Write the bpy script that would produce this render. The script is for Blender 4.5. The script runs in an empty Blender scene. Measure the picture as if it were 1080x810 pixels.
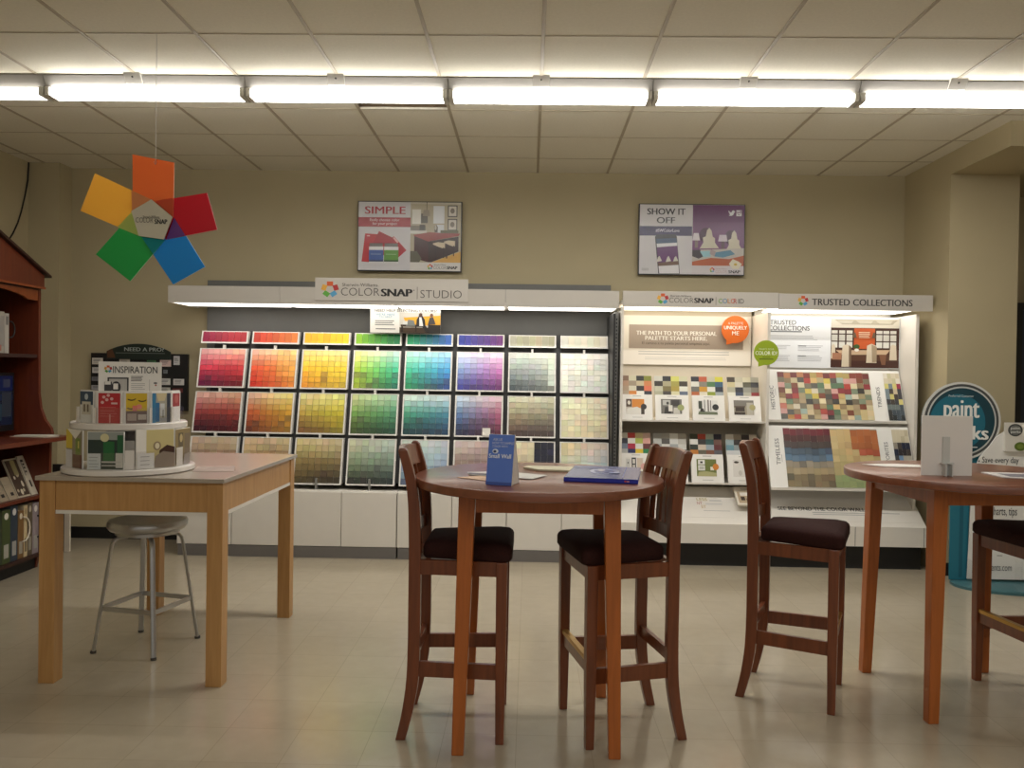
import bpy, bmesh, math, random
from mathutils import Vector, Matrix
random.seed(7)
PI = math.pi
SC = bpy.context.scene
COL = SC.collection

# ------------------------------------------------------------------ colour / materials
def s2l(c):
    out = []
    for v in c[:3]:
        v = max(0.0, min(1.0, v / 255.0))
        out.append(v / 12.92 if v <= 0.04045 else ((v + 0.055) / 1.055) ** 2.4)
    return (out[0], out[1], out[2], 1.0)

def mat(name, col, rough=0.5, metal=0.0, var=0.06, scale=8.0, stretch=(1, 1, 1), coat=0.0, bump=0.0, spec=0.5):
    m = bpy.data.materials.new(name); m.use_nodes = True
    nt = m.node_tree; b = nt.nodes['Principled BSDF']
    b.inputs['Roughness'].default_value = rough
    b.inputs['Metallic'].default_value = metal
    b.inputs['Coat Weight'].default_value = coat
    b.inputs['Specular IOR Level'].default_value = spec
    tc = nt.nodes.new('ShaderNodeTexCoord'); mp = nt.nodes.new('ShaderNodeMapping')
    mp.inputs['Scale'].default_value = stretch
    nz = nt.nodes.new('ShaderNodeTexNoise'); nz.inputs['Scale'].default_value = scale; nz.inputs['Detail'].default_value = 4
    nt.links.new(tc.outputs['Object'], mp.inputs['Vector']); nt.links.new(mp.outputs['Vector'], nz.inputs['Vector'])
    rp = nt.nodes.new('ShaderNodeValToRGB')
    c = s2l(col)
    rp.color_ramp.elements[0].position = 0.3; rp.color_ramp.elements[1].position = 0.7
    rp.color_ramp.elements[0].color = [v * (1 - var) for v in c[:3]] + [1]
    rp.color_ramp.elements[1].color = [min(1, v * (1 + var)) for v in c[:3]] + [1]
    nt.links.new(nz.outputs['Fac'], rp.inputs['Fac']); nt.links.new(rp.outputs['Color'], b.inputs['Base Color'])
    if bump:
        bp = nt.nodes.new('ShaderNodeBump'); bp.inputs['Strength'].default_value = bump; bp.inputs['Distance'].default_value = 0.004
        nt.links.new(nz.outputs['Fac'], bp.inputs['Height']); nt.links.new(bp.outputs['Normal'], b.inputs['Normal'])
    return m

def emit(name, col, strength):
    m = bpy.data.materials.new(name); m.use_nodes = True
    nt = m.node_tree; b = nt.nodes['Principled BSDF']
    b.inputs['Base Color'].default_value = s2l(col)
    b.inputs['Emission Color'].default_value = s2l(col)
    b.inputs['Emission Strength'].default_value = strength
    return m

def attr_mat(name, kind, rough):
    m = bpy.data.materials.new(name); m.use_nodes = True
    nt = m.node_tree; b = nt.nodes['Principled BSDF']
    if kind == 'attr':
        a = nt.nodes.new('ShaderNodeVertexColor'); a.layer_name = 'Col'
    else:
        a = nt.nodes.new('ShaderNodeObjectInfo')
    nt.links.new(a.outputs['Color'], b.inputs['Base Color'])
    b.inputs['Roughness'].default_value = rough
    return m

def clear_mat(name):
    m = bpy.data.materials.new(name); m.use_nodes = True
    nt = m.node_tree; nt.nodes.clear()
    o = nt.nodes.new('ShaderNodeOutputMaterial'); mx = nt.nodes.new('ShaderNodeMixShader')
    t = nt.nodes.new('ShaderNodeBsdfTransparent'); g = nt.nodes.new('ShaderNodeBsdfGlossy')
    g.inputs['Roughness'].default_value = 0.08
    mx.inputs[0].default_value = 0.06; nt.links.new(t.outputs[0], mx.inputs[1]); nt.links.new(g.outputs[0], mx.inputs[2])
    nt.links.new(mx.outputs[0], o.inputs[0])
    return m

def petal_mat(name):
    m = bpy.data.materials.new(name); m.use_nodes = True
    nt = m.node_tree; b = nt.nodes['Principled BSDF']; o = nt.nodes['Material Output']
    a = nt.nodes.new('ShaderNodeVertexColor'); a.layer_name = 'Col'
    t = nt.nodes.new('ShaderNodeBsdfTranslucent'); mx = nt.nodes.new('ShaderNodeMixShader'); mx.inputs[0].default_value = 0.45
    nt.links.new(a.outputs['Color'], b.inputs['Base Color']); nt.links.new(a.outputs['Color'], t.inputs['Color']); b.inputs['Roughness'].default_value = 0.3
    nt.links.new(b.outputs[0], mx.inputs[1]); nt.links.new(t.outputs[0], mx.inputs[2]); nt.links.new(mx.outputs[0], o.inputs[0])
    return m

def wood(name, a, b_, rough, sc=(14, 14, 1.2), coat=0.15):
    m = bpy.data.materials.new(name); m.use_nodes = True
    nt = m.node_tree; b = nt.nodes['Principled BSDF']
    tc = nt.nodes.new('ShaderNodeTexCoord'); mp = nt.nodes.new('ShaderNodeMapping'); mp.inputs['Scale'].default_value = sc
    nz = nt.nodes.new('ShaderNodeTexNoise'); nz.inputs['Scale'].default_value = 3.0; nz.inputs['Detail'].default_value = 6; nz.inputs['Distortion'].default_value = 0.6
    rp = nt.nodes.new('ShaderNodeValToRGB')
    rp.color_ramp.elements[0].position = 0.32; rp.color_ramp.elements[1].position = 0.68
    rp.color_ramp.elements[0].color = s2l(a); rp.color_ramp.elements[1].color = s2l(b_)
    nt.links.new(tc.outputs['Object'], mp.inputs['Vector']); nt.links.new(mp.outputs['Vector'], nz.inputs['Vector'])
    nt.links.new(nz.outputs['Fac'], rp.inputs['Fac']); nt.links.new(rp.outputs['Color'], b.inputs['Base Color'])
    b.inputs['Roughness'].default_value = rough; b.inputs['Coat Weight'].default_value = coat; b.inputs['Coat Roughness'].default_value = 0.15
    return m

M = {}
M['wall'] = mat('wall_paint', (178, 166, 134), 0.75, var=0.02, scale=3)
M['wall_light'] = mat('wall_paint_light', (178, 165, 132), 0.75, var=0.02, scale=3)
M['tile'] = mat('ceiling_tile', (228, 223, 207), 0.9, var=0.03, scale=60, bump=0.15)
M['tbar'] = mat('ceiling_grid', (172, 160, 138), 0.5, var=0.03)
M['plenum'] = mat('plenum_dark', (96, 80, 60), 0.9)
M['black'] = mat('black_vinyl', (24, 23, 23), 0.5)
M['white'] = mat('white_laminate', (222, 217, 207), 0.4, var=0.015)
M['fascia'] = mat('fascia_white', (184, 178, 168), 0.35, var=0.01)
M['table_white'] = mat('white_table_top', (168, 156, 141), 0.25, var=0.015, coat=0.2)
M['white_gloss'] = mat('white_melamine', (226, 220, 212), 0.25, var=0.015, coat=0.2)
M['cream'] = mat('cream_panel', (216, 206, 188), 0.5, var=0.015)
M['grey_panel'] = mat('grey_panel', (104, 104, 101), 0.55, var=0.03)
M['grey_toe'] = mat('grey_toe_kick', (112, 108, 104), 0.5, var=0.03)
M['dark_rack'] = mat('dark_rack', (40, 40, 40), 0.5)
M['tray'] = mat('tray_plastic', (228, 225, 218), 0.4, var=0.01)
M['metal_white'] = mat('painted_steel', (205, 203, 198), 0.4, var=0.02)
M['slot_steel'] = mat('slotted_steel', (150, 150, 146), 0.4, metal=0.4)
M['alu'] = mat('brushed_aluminium', (188, 188, 188), 0.32, metal=0.9, var=0.05, scale=30, stretch=(1, 1, 8))
M['rubber'] = mat('rubber', (70, 66, 62), 0.8)
M['brass'] = mat('brass', (190, 150, 80), 0.35, metal=0.8)
M['fabric'] = mat('maroon_fabric', (50, 25, 21), 0.9, var=0.18, scale=160, bump=0.3, spec=0.2)
M['beech'] = wood('beech_wood', (176, 130, 76), (192, 146, 90), 0.4)
M['chair_wood'] = wood('cherry_wood_dark', (100, 50, 23), (124, 64, 31), 0.35, coat=0.3)
M['table_wood'] = wood('cherry_wood_legs', (160, 86, 30), (180, 98, 38), 0.38, coat=0.2)
M['top_wood'] = wood('cherry_table_top', (112, 64, 42), (130, 76, 52), 0.3, sc=(1.2, 12, 12), coat=0.3)
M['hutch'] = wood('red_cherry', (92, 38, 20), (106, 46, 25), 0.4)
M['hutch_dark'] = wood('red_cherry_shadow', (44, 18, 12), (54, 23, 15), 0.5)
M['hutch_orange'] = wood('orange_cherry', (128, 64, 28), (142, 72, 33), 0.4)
M['print'] = attr_mat('printed_paper', 'attr', 0.45)
M['gloss_print'] = attr_mat('printed_screen', 'attr', 0.25)
M['chip'] = attr_mat('chip_card', 'obj', 0.4)
M['petal'] = petal_mat('petal_plastic')
M['clear'] = clear_mat('clear_acrylic')
M['teal'] = mat('teal_board', (38, 120, 140), 0.4)
M['teal_dark'] = mat('teal_base', (62, 104, 110), 0.4)
M['rail'] = mat('lamp_rail', (150, 147, 142), 0.5, var=0.02)
M['lamp'] = emit('fluorescent_tube', (255, 252, 246), 8.0)
M['lamp_dim'] = emit('fluorescent_tube_dimmed', (255, 250, 240), 3.0)  # leftmost tubes turned down on purpose so the left wall falls darker
M['canopy'] = emit('canopy_diffuser', (255, 250, 242), 2.0)
M['canopy_warm'] = emit('canopy_diffuser_warm', (255, 246, 228), 1.7)
M['screen_dark'] = mat('dark_plastic', (20, 21, 24), 0.3)
M['cord'] = mat('black_cord', (22, 20, 18), 0.6)

# floor: polished vinyl tiles 0.3048 m with thin joints
def floor_mat():
    m = bpy.data.materials.new('vinyl_tile'); m.use_nodes = True
    nt = m.node_tree; b = nt.nodes['Principled BSDF']; N = nt.nodes.new; L = nt.links.new
    tc = N('ShaderNodeTexCoord'); mp = N('ShaderNodeMapping'); mp.inputs['Location'].default_value = (0.2418, 0.31, 0)
    L(tc.outputs['Object'], mp.inputs['Vector'])
    br = N('ShaderNodeTexBrick'); br.offset = 0.0
    br.inputs['Scale'].default_value = 1.0; br.inputs['Brick Width'].default_value = 0.3048; br.inputs['Row Height'].default_value = 0.3048
    br.inputs['Mortar Size'].default_value = 0.0016; br.inputs['Mortar Smooth'].default_value = 0.3; br.inputs['Bias'].default_value = 0.0
    br.inputs['Color1'].default_value = s2l((168, 157, 136)); br.inputs['Color2'].default_value = s2l((173, 162, 141)); br.inputs['Mortar'].default_value = s2l((154, 142, 121))
    L(mp.outputs['Vector'], br.inputs['Vector'])
    nz = N('ShaderNodeTexNoise'); nz.inputs['Scale'].default_value = 14; nz.inputs['Detail'].default_value = 5
    L(tc.outputs['Object'], nz.inputs['Vector'])
    rp = N('ShaderNodeValToRGB'); rp.color_ramp.elements[0].color = (0.9, 0.89, 0.87, 1); rp.color_ramp.elements[1].color = (1.04, 1.04, 1.03, 1)
    L(nz.outputs['Fac'], rp.inputs['Fac'])
    mx = N('ShaderNodeMix'); mx.data_type = 'RGBA'; mx.blend_type = 'MULTIPLY'; mx.inputs[0].default_value = 1.0
    L(br.outputs['Color'], mx.inputs[6]); L(rp.outputs['Color'], mx.inputs[7]); L(mx.outputs[2], b.inputs['Base Color'])
    n2 = N('ShaderNodeTexNoise'); n2.inputs['Scale'].default_value = 2.2; n2.inputs['Detail'].default_value = 3
    L(tc.outputs['Object'], n2.inputs['Vector'])
    r2 = N('ShaderNodeMapRange'); r2.inputs[3].default_value = 0.10; r2.inputs[4].default_value = 0.22
    L(n2.outputs['Fac'], r2.inputs[0]); L(r2.outputs[0], b.inputs['Roughness'])
    bp = N('ShaderNodeBump'); bp.inputs['Strength'].default_value = 0.04; bp.inputs['Distance'].default_value = 0.02
    n3 = N('ShaderNodeTexNoise'); n3.inputs['Scale'].default_value = 5; L(tc.outputs['Object'], n3.inputs['Vector'])
    L(n3.outputs['Fac'], bp.inputs['Height']); L(bp.outputs['Normal'], b.inputs['Normal'])
    return m
M['floor'] = floor_mat()

# ------------------------------------------------------------------ mesh helpers
class B:
    def __init__(s): s.bm = bmesh.new()
    def _f(s, vs):
        try: return s.bm.faces.new(vs)
        except ValueError: return None
    def hexa(s, p):      # p: bottom 4 (ccw), top 4
        v = [s.bm.verts.new(q) for q in p]
        for f in ((3, 2, 1, 0), (4, 5, 6, 7), (0, 1, 5, 4), (1, 2, 6, 5), (2, 3, 7, 6), (3, 0, 4, 7)): s._f([v[i] for i in f])
        return s
    def box(s, x0, x1, y0, y1, z0, z1):
        return s.hexa([(x0, y0, z0), (x1, y0, z0), (x1, y1, z0), (x0, y1, z0), (x0, y0, z1), (x1, y0, z1), (x1, y1, z1), (x0, y1, z1)])
    def loft(s, secs, cap=True, close=False):
        rings = [[s.bm.verts.new(q) for q in sec] for sec in secs]
        n = len(rings[0])
        for a, b in zip(rings, rings[1:] + ([rings[0]] if close else [])):
            for i in range(n): s._f([a[i], a[(i + 1) % n], b[(i + 1) % n], b[i]])
        if cap and not close: s._f(list(reversed(rings[0]))); s._f(rings[-1])
        return s
    def bar(s, p, q, w, h, side=None):
        p, q = Vector(p), Vector(q); d = (q - p).normalized()
        up = Vector((0, 0, 1)) if abs(d.z) < 0.9 else Vector((1, 0, 0))
        if side is not None: u = Vector(side).normalized()
        else: u = d.cross(up).normalized()
        v = u.cross(d).normalized()
        sec = lambda c: [c + u * w / 2 + v * h / 2, c - u * w / 2 + v * h / 2, c - u * w / 2 - v * h / 2, c + u * w / 2 - v * h / 2]
        return s.loft([sec(p), sec(q)])
    def tube(s, path, r, n=8, close=False):
        P = [Vector(p) for p in path]; secs = []; u = None
        for i, p in enumerate(P):
            if close: d = (P[(i + 1) % len(P)] - P[i - 1]).normalized()
            else: d = (P[min(i + 1, len(P) - 1)] - P[max(i - 1, 0)]).normalized()
            if u is None:
                u = d.cross(Vector((0, 0, 1)))
                if u.length < 1e-3: u = d.cross(Vector((1, 0, 0)))
            u = (u - d * u.dot(d)).normalized(); v = d.cross(u)
            secs.append([p + (u * math.cos(2 * PI * k / n) + v * math.sin(2 * PI * k / n)) * r for k in range(n)])
        return s.loft(secs, close=close)
    def cyl(s, p, q, r, n=20): return s.tube([p, q], r, n)
    def lathe(s, prof, c=(0, 0, 0), n=40, a0=0, sy=1.0):
        secs = []
        for r, z in prof:
            secs.append([(c[0] + max(r, 1e-4) * math.cos(2 * PI * k / n), c[1] + sy * max(r, 1e-4) * math.sin(2 * PI * k / n), c[2] + z) for k in range(n)])
        return s.loft(secs)
    def prism(s, pts, axis, a, b):   # pts 2d in the plane perpendicular to axis
        f = {'x': lambda p, t: (t, p[0], p[1]), 'y': lambda p, t: (p[0], t, p[1]), 'z': lambda p, t: (p[0], p[1], t)}[axis]
        return s.loft([[f(p, a) for p in pts], [f(p, b) for p in pts]])

WLOC = {}
def props(o, label=None, cat=None, group=None, kind=None):
    if label: o['label'] = label
    if cat: o['category'] = cat
    if group: o['group'] = group
    if kind: o['kind'] = kind
    return o
def thing(name, label, cat, loc, group=None, rotz=0, local=False):
    o = bpy.data.objects.new(name, None); COL.objects.link(o); o.empty_display_size = 0.1
    o.location = loc; o.rotation_euler = (0, 0, rotz)
    WLOC[o.name] = (0, 0, 0) if local else tuple(loc)
    return props(o, label, cat, group)
def link_mesh(name, me, parent=None, shift=None):
    o = bpy.data.objects.new(name, me); COL.objects.link(o)
    if parent is not None:
        o.parent = parent
        me.transform(Matrix.Translation(-Vector(shift if shift is not None else WLOC[parent.name])))
        WLOC[o.name] = WLOC[parent.name]
    else:
        vs = [v.co for v in me.vertices]
        c = Vector(((min(v.x for v in vs) + max(v.x for v in vs)) / 2, (min(v.y for v in vs) + max(v.y for v in vs)) / 2, min(v.z for v in vs)))
        me.transform(Matrix.Translation(-c)); o.location = c; WLOC[o.name] = tuple(c)
    return o
def put(name, b, m, parent=None, bevel=0, smooth=False, label=None):
    bmesh.ops.recalc_face_normals(b.bm, faces=b.bm.faces)
    me = bpy.data.meshes.new(name); b.bm.to_mesh(me); b.bm.free()
    me.materials.append(M[m] if isinstance(m, str) else m)
    if smooth:
        for p in me.polygons: p.use_smooth = True
    o = link_mesh(name, me, parent)
    if smooth:
        e = o.modifiers.new('split', 'EDGE_SPLIT'); e.split_angle = math.radians(40)
    if bevel:
        bv = o.modifiers.new('bevel', 'BEVEL'); bv.width = bevel; bv.segments = 2; bv.limit_method = 'ANGLE'; bv.angle_limit = math.radians(40)
    if label: o['label'] = label
    return o
def struct(name, b, m):
    o = put(name, b, m); o['kind'] = 'structure'; return o
def sub(o, name, b, m, **k):
    """part of a mesh thing"""
    return put(name, b, m, o, **k)

# ------------------------------------------------------------------ printed boards
FONT = {}
def text_mesh(s, bold):
    key = (s, bold)
    if key in FONT: return FONT[key]
    cu = bpy.data.curves.new('lettering', 'FONT'); cu.body = s; cu.size = 1.0; cu.resolution_u = 3
    cu.offset = bold; cu.fill_mode = 'FRONT'
    ob = bpy.data.objects.new('lettering', cu); COL.objects.link(ob)
    dg = bpy.context.evaluated_depsgraph_get()
    me = bpy.data.meshes.new_from_object(ob.evaluated_get(dg))
    vs = [(v.co.x, v.co.y) for v in me.vertices]; fs = [tuple(p.vertices) for p in me.polygons]
    bpy.data.objects.remove(ob); bpy.data.curves.remove(cu); bpy.data.meshes.remove(me)
    x0 = min(v[0] for v in vs); x1 = max(v[0] for v in vs); y0 = min(v[1] for v in vs); y1 = max(v[1] for v in vs)
    vs = [((x - x0) / (x1 - x0), (y1 - y) / (y1 - y0)) for x, y in vs]
    FONT[key] = (vs, fs); return FONT[key]

class Art:
    """a flat printed board: top-left corner P, right axis u, down axis d (metres), own drawing frame (x0,y0,x1,y1), y down"""
    def __init__(s, P, u, d, W, H, frame=None, thick=0.004, base=(235, 230, 222), edge=None, outline=None):
        s.P = Vector(P); s.u = Vector(u).normalized(); s.d = Vector(d).normalized(); s.n = -(s.u.cross(s.d)).normalized()
        s.W, s.H = W, H; s.fr = frame or (0, 0, W, H)
        s.cnt = 0; s.bm = bmesh.new(); s.cl = s.bm.loops.layers.float_color.new('Col'); s.step = 0.0009
        if outline is None: pts = [(0, 0), (W, 0), (W, H), (0, H)]
        else: pts = [s.uv(*p) for p in outline]
        s.slab(pts, thick, base, edge or base)
    def uv(s, x, y):
        a, b, c, e = s.fr
        return ((x - a) / (c - a) * s.W, (y - b) / (e - b) * s.H)
    def p3(s, uv, h): return s.P + s.u * uv[0] + s.d * uv[1] + s.n * h
    def face(s, pts3, col):
        try: f = s.bm.faces.new([s.bm.verts.new(p) for p in pts3])
        except ValueError: return
        c = s2l(col)
        for l in f.loops: l[s.cl] = c
    def slab(s, pts, t, col, edge):
        n = len(pts)
        s.face([s.p3(p, 0) for p in reversed(pts)], col)
        s.face([s.p3(p, -t) for p in pts], edge)
        for i in range(n):
            a, b = pts[i], pts[(i + 1) % n]
            s.face([s.p3(a, 0), s.p3(b, 0), s.p3(b, -t), s.p3(a, -t)], edge)
    def poly(s, pts, col, l=1):
        s.cnt += 1; s.face([s.p3(s.uv(*p), s.step * (l + 0.008 * s.cnt)) for p in reversed(pts)], col); return s
    def rect(s, x0, y0, x1, y1, col, l=1): return s.poly([(x0, y0), (x1, y0), (x1, y1), (x0, y1)], col, l)
    def disc(s, x, y, rx, ry, col, l=1, n=28, a0=0, a1=2 * PI):
        return s.poly([(x + rx * math.cos(a0 + (a1 - a0) * k / n), y + ry * math.sin(a0 + (a1 - a0) * k / n)) for k in range(n)], col, l)
    def lines(s, x0, x1, ys, h, col, l=1, ragged=0.25):
        for y in ys: s.rect(x0, y - h / 2, x1 - (x1 - x0) * random.random() * ragged, y + h / 2, col, l)
        return s
    def frame_rect(s, x0, y0, x1, y1, w, col, l=1):
        s.rect(x0, y0, x1, y0 + w, col, l); s.rect(x0, y1 - w, x1, y1, col, l)
        s.rect(x0, y0 + w, x0 + w, y1 - w, col, l); s.rect(x1 - w, y0 + w, x1, y1 - w, col, l); return s
    def text(s, t, x0, y0, x1, y1, col, bold=0.0, l=2, vert=False):
        if bold > 0:
            k = abs(x1 - x0) * 0.35 / max(len(t), 4) * min(bold / 0.03, 1) * 0.45; sx = 1 if x1 > x0 else -1
            if vert: s.text(t, x0, y0, x1, y1, col, 0.0, l, vert); return s
            for q in ((0, 0.5, 1) if bold > 0.012 else (0, 1)): s.text(t, x0 + sx * k * q, y0, x1 - sx * k * (1 - q), y1, col, 0.0, l + q * 0.05)
            return s
        vs, fs = text_mesh(t, bold)
        V = []
        for a, b in vs:
            if vert: x, y = x0 + b * (x1 - x0), y1 - a * (y1 - y0)      # reads bottom to top
            else: x, y = x0 + a * (x1 - x0), y0 + b * (y1 - y0)
            V.append(s.bm.verts.new(s.p3(s.uv(x, y), s.step * (l + 0.008 * s.cnt))))
        s.cnt += 1
        c = s2l(col)
        for f in fs:
            try: g = s.bm.faces.new([V[i] for i in f])
            except ValueError: continue
            if g.normal.dot(s.n) < 0 and False: g.normal_flip()
            for lp in g.loops: lp[s.cl] = c
        return s
    def pinwheel(s, cx, cy, r, l=2):
        cols = [(205, 90, 40), (170, 45, 45), (80, 150, 190), (90, 160, 60), (215, 160, 60)]
        for k in range(5):
            a = -PI / 2 + k * 2 * PI / 5; ca, sa = math.cos(a), math.sin(a); w = r * 0.36
            q = [(r * 0.42, -w), (r, -w), (r, w), (r * 0.42, w)]
            s.poly([(cx + x * ca - y * sa, cy + x * sa + y * ca) for x, y in q], cols[k], l)
        return s
    def grid(s, x0, y0, x1, y1, rows, l=1):
        nr = len(rows)
        for j, row in enumerate(rows):
            nc = len(row)
            for i, c in enumerate(row):
                s.rect(x0 + (x1 - x0) * i / nc, y0 + (y1 - y0) * j / nr, x0 + (x1 - x0) * (i + 1) / nc, y0 + (y1 - y0) * (j + 1) / nr, c, l)
        return s
    def done(s, name, parent=None, label=None, cat=None, group=None, m='print'):
        me = bpy.data.meshes.new(name); s.bm.to_mesh(me); s.bm.free(); me.materials.append(M[m])
        o = link_mesh(name, me, parent)
        return props(o, label, cat, group)
XR, DN = (1, 0, 0), (0, 0, -1)

# ================================================================== SETTING
HC = 3.291; YW = 7.254; XL = -4.36
b = B(); b.box(XL - 0.2, 6.2, -4.2, YW + 0.2, -0.1, 0.0); struct('floor', b, 'floor')
b = B(); b.box(XL - 0.2, 6.2, YW, YW + 0.12, 0, HC); struct('wall_back', b, 'wall')
b = B(); b.box(XL - 0.12, XL, -4.2, YW, 0, HC); struct('wall_left', b, 'wall')
b = B(); b.box(-4.36, -4.09, 7.06, YW, 0, HC); struct('wall_left_pilaster', b, 'wall')
b = B(); b.box(3.246, 3.775, 6.47, YW, 0, HC - 0.171); struct('wall_right', b, 'wall_light')
b = B(); b.box(3.246, 6.2, 5.68, YW, HC - 0.171, HC); struct('trim_1', b, 'wall_light')
b = B(); b.box(6.0, 6.12, -4.2, YW, 0, HC); struct('wall_right_far', b, 'wall')
b = B(); b.box(-4.09, -2.87, YW - 0.012, YW, 0, 0.1); struct('baseboard_back', b, 'black')
b = B(); b.box(3.246, 3.775, 6.458, 6.47, 0, 0.1); struct('baseboard_right', b, 'black')
b = B(); b.box(-4.09, -4.08, 7.05, YW, 0, 0.1); b.box(-4.36, -4.08, 7.05, 7.06, 0, 0.1); struct('baseboard_left', b, 'black')
# ceiling: lay-in tiles in a grid, one tile missing behind the lamps
T = 0.61; X0 = 0.046; Y0 = 4.328
b = B(); bars = B()
for i in range(-8, 11):
    for j in range(-14, 5):
        xa, xb = X0 + T * i, X0 + T * (i + 1); ya, yb = Y0 + T * j, Y0 + T * (j + 1)
        xa, xb = max(xa, XL - 0.1), min(xb, 6.1); yb = min(yb, YW + 0.05)
        if xa >= xb or ya >= yb: continue
        if (i, j) == (-2, 1): continue
        b.box(xa, xb, ya, yb, HC, HC + 0.015)
ce = struct('ceiling', b, 'tile')
for i in range(-7, 11): bars.box(X0 + T * i - 0.010, X0 + T * i + 0.010, -4.2, YW, HC - 0.004, HC)
for j in range(-13, 5): bars.box(XL, 6.0, Y0 + T * j - 0.0045, Y0 + T * j + 0.0045, HC - 0.0025, HC)
o = sub(ce, 'ceiling_grid', bars, 'tbar')
b = B(); xa, ya = X0 - 2 * T, Y0 + T
b.box(xa, xa + T, ya, ya + T, HC + 0.25, HC + 0.27); b.box(xa - .01, xa, ya, ya + T, HC + .015, HC + .27); b.box(xa + T, xa + T + .01, ya, ya + T, HC + .015, HC + .27)
b.box(xa, xa + T, ya + T, ya + T + .01, HC + .015, HC + .27); b.box(xa, xa + T, ya - .01, ya, HC + .015, HC + .27)
sub(ce, 'open_tile_void', b, 'plenum')

# ================================================================== CEILING LAMPS
secs = [-4.19 + 1.2255 * k for k in range(7)]
spots = ['leftmost, cut by the left edge of the photo', 'second from the left, above the hanging pinwheel', 'third from the left, beside the missing ceiling tile', 'fourth from the left, near the middle of the ceiling', 'fifth from the left, above the right wall screen', 'rightmost, running out of the right edge']
for k in range(6):
    xa, xb = secs[k], secs[k + 1]
    t = thing('fluorescent_light', 'white fluorescent strip light, ' + spots[k], 'ceiling light', ((xa + xb) / 2, 5.0, 3.13), 'fluorescent strip lights in one row')
    b = B(); b.prism([(4.968, 3.221), (5.032, 3.221), (5.075, 3.284), (4.925, 3.284)], 'x', xa + 0.002, xb - 0.002); put('housing', b, 'rail', t)
    xm = (xa + xb) / 2 - 0.055
    b = B(); b.prism([(4.934, 3.236), (4.940, 3.236), (4.914, 3.29), (4.890, 3.29)], 'x', xm - 0.05, xm + 0.05); b.box(xm - 0.05, xm + 0.05, 4.922, 5.07, 3.2845, HC - 0.001)
    hb = put('bracket', b, 'metal_white', t)
    b = B(); b.cyl((xm, 4.912, 3.268), (xm, 4.904, 3.268), 0.005, 10); sub(hb, 'bolt', b, 'black')
    for yy, zz in ((4.958, 3.194), (5.042, 3.188)):
        b = B(); b.cyl((xa + 0.035, yy, zz), (xb - 0.035, yy, zz), 0.02, 14); put('tube', b, 'lamp_dim' if k == 0 else 'lamp', t, smooth=True)
    for xs, xe in ((xa + 0.004, xa + 0.033), (xb - 0.033, xb - 0.004)):
        b = B(); b.box(xs, xe, 4.938, 5.062, 3.165, 3.220); put('socket', b, 'metal_white', t, bevel=0.004)

# ================================================================== COLOUR WALL (left display)
t = thing('color_wall_frame', 'tall grey back panel and black leaning rack carrying the paint chip trays', 'display rack', (-1.08, 6.95, 0.545))
b = B(); b.box(-2.845, -1.08, 7.2, 7.245, 0.56, 2.306); b.box(-1.076, 0.70, 7.2, 7.245, 0.56, 2.306); put('back_panel', b, 'grey_panel', t)
lean = lambda z: 7.0 - 0.24 * (1.70 - z)          # front plane of the leaning rack
b = B()
b.hexa([(-2.72, lean(0.60) + .05, 0.60), (0.68, lean(0.60) + .05, 0.60), (0.68, lean(.6) + .07, .6), (-2.72, lean(.6) + .07, .6),
        (-2.72, lean(1.86) + .05, 1.86), (0.68, lean(1.86) + .05, 1.86), (0.68, lean(1.86) + .07, 1.86), (-2.72, lean(1.86) + .07, 1.86)])
put('rack_board', b, 'dark_rack', t)
b = B(); b.box(0.672, 0.690, 6.66, 7.2, 0.56, 2.02); put('side_upright', b, 'dark_rack', t)
b = B(); b.box(0.691, 0.722, 6.74, 6.78, 0.56, 2.04); b.box(0.691, 0.722, 6.781, 7.2, 0.56, 2.04)
up = put('slotted_post', b, 'slot_steel', t)
b = B()
for k in range(46): b.box(0.702, 0.711, 6.738, 6.7395, 0.62 + 0.03 * k, 0.636 + 0.03 * k)
sub(up, 'slots', b, 'black')
b = B()
for k in range(8): xx = -2.82 + 0.4403 * k + 0.2; b.box(xx - 0.008, xx + 0.008, lean(.58) - 0.02, lean(.58) + 0.02, 0.547, 0.64)
put('foot_posts', b, 'slot_steel', t)

# base cabinets
for n, (xa, xb, k0) in enumerate(((-2.862, -1.062, 0), (-1.058, 0.722, 1))):
    t = thing('base_cabinet', ['low white cabinet under the colour wall, half behind the work table', 'low white cabinet under the colour wall, right half behind the left bar table'][n], 'cabinet', ((xa + xb) / 2, 6.9, 0), 'low white cabinets under the colour wall')
    b = B(); b.box(xa, xb, 6.67, 7.245, 0.092, 0.545); put('carcass', b, 'white', t)
    b = B(); b.box(xa + 0.01, xb, 6.652, 7.2, 0.0, 0.09); put('toe_kick', b, 'grey_toe', t)
    w = (xb - xa) / 4
    for k in range(4):
        b = B(); b.box(xa + w * k + 0.003, xa + w * (k + 1) - 0.003, 6.65, 6.669, 0.095, 0.538); put('front_panel', b, 'white', t, bevel=0.002)

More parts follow.
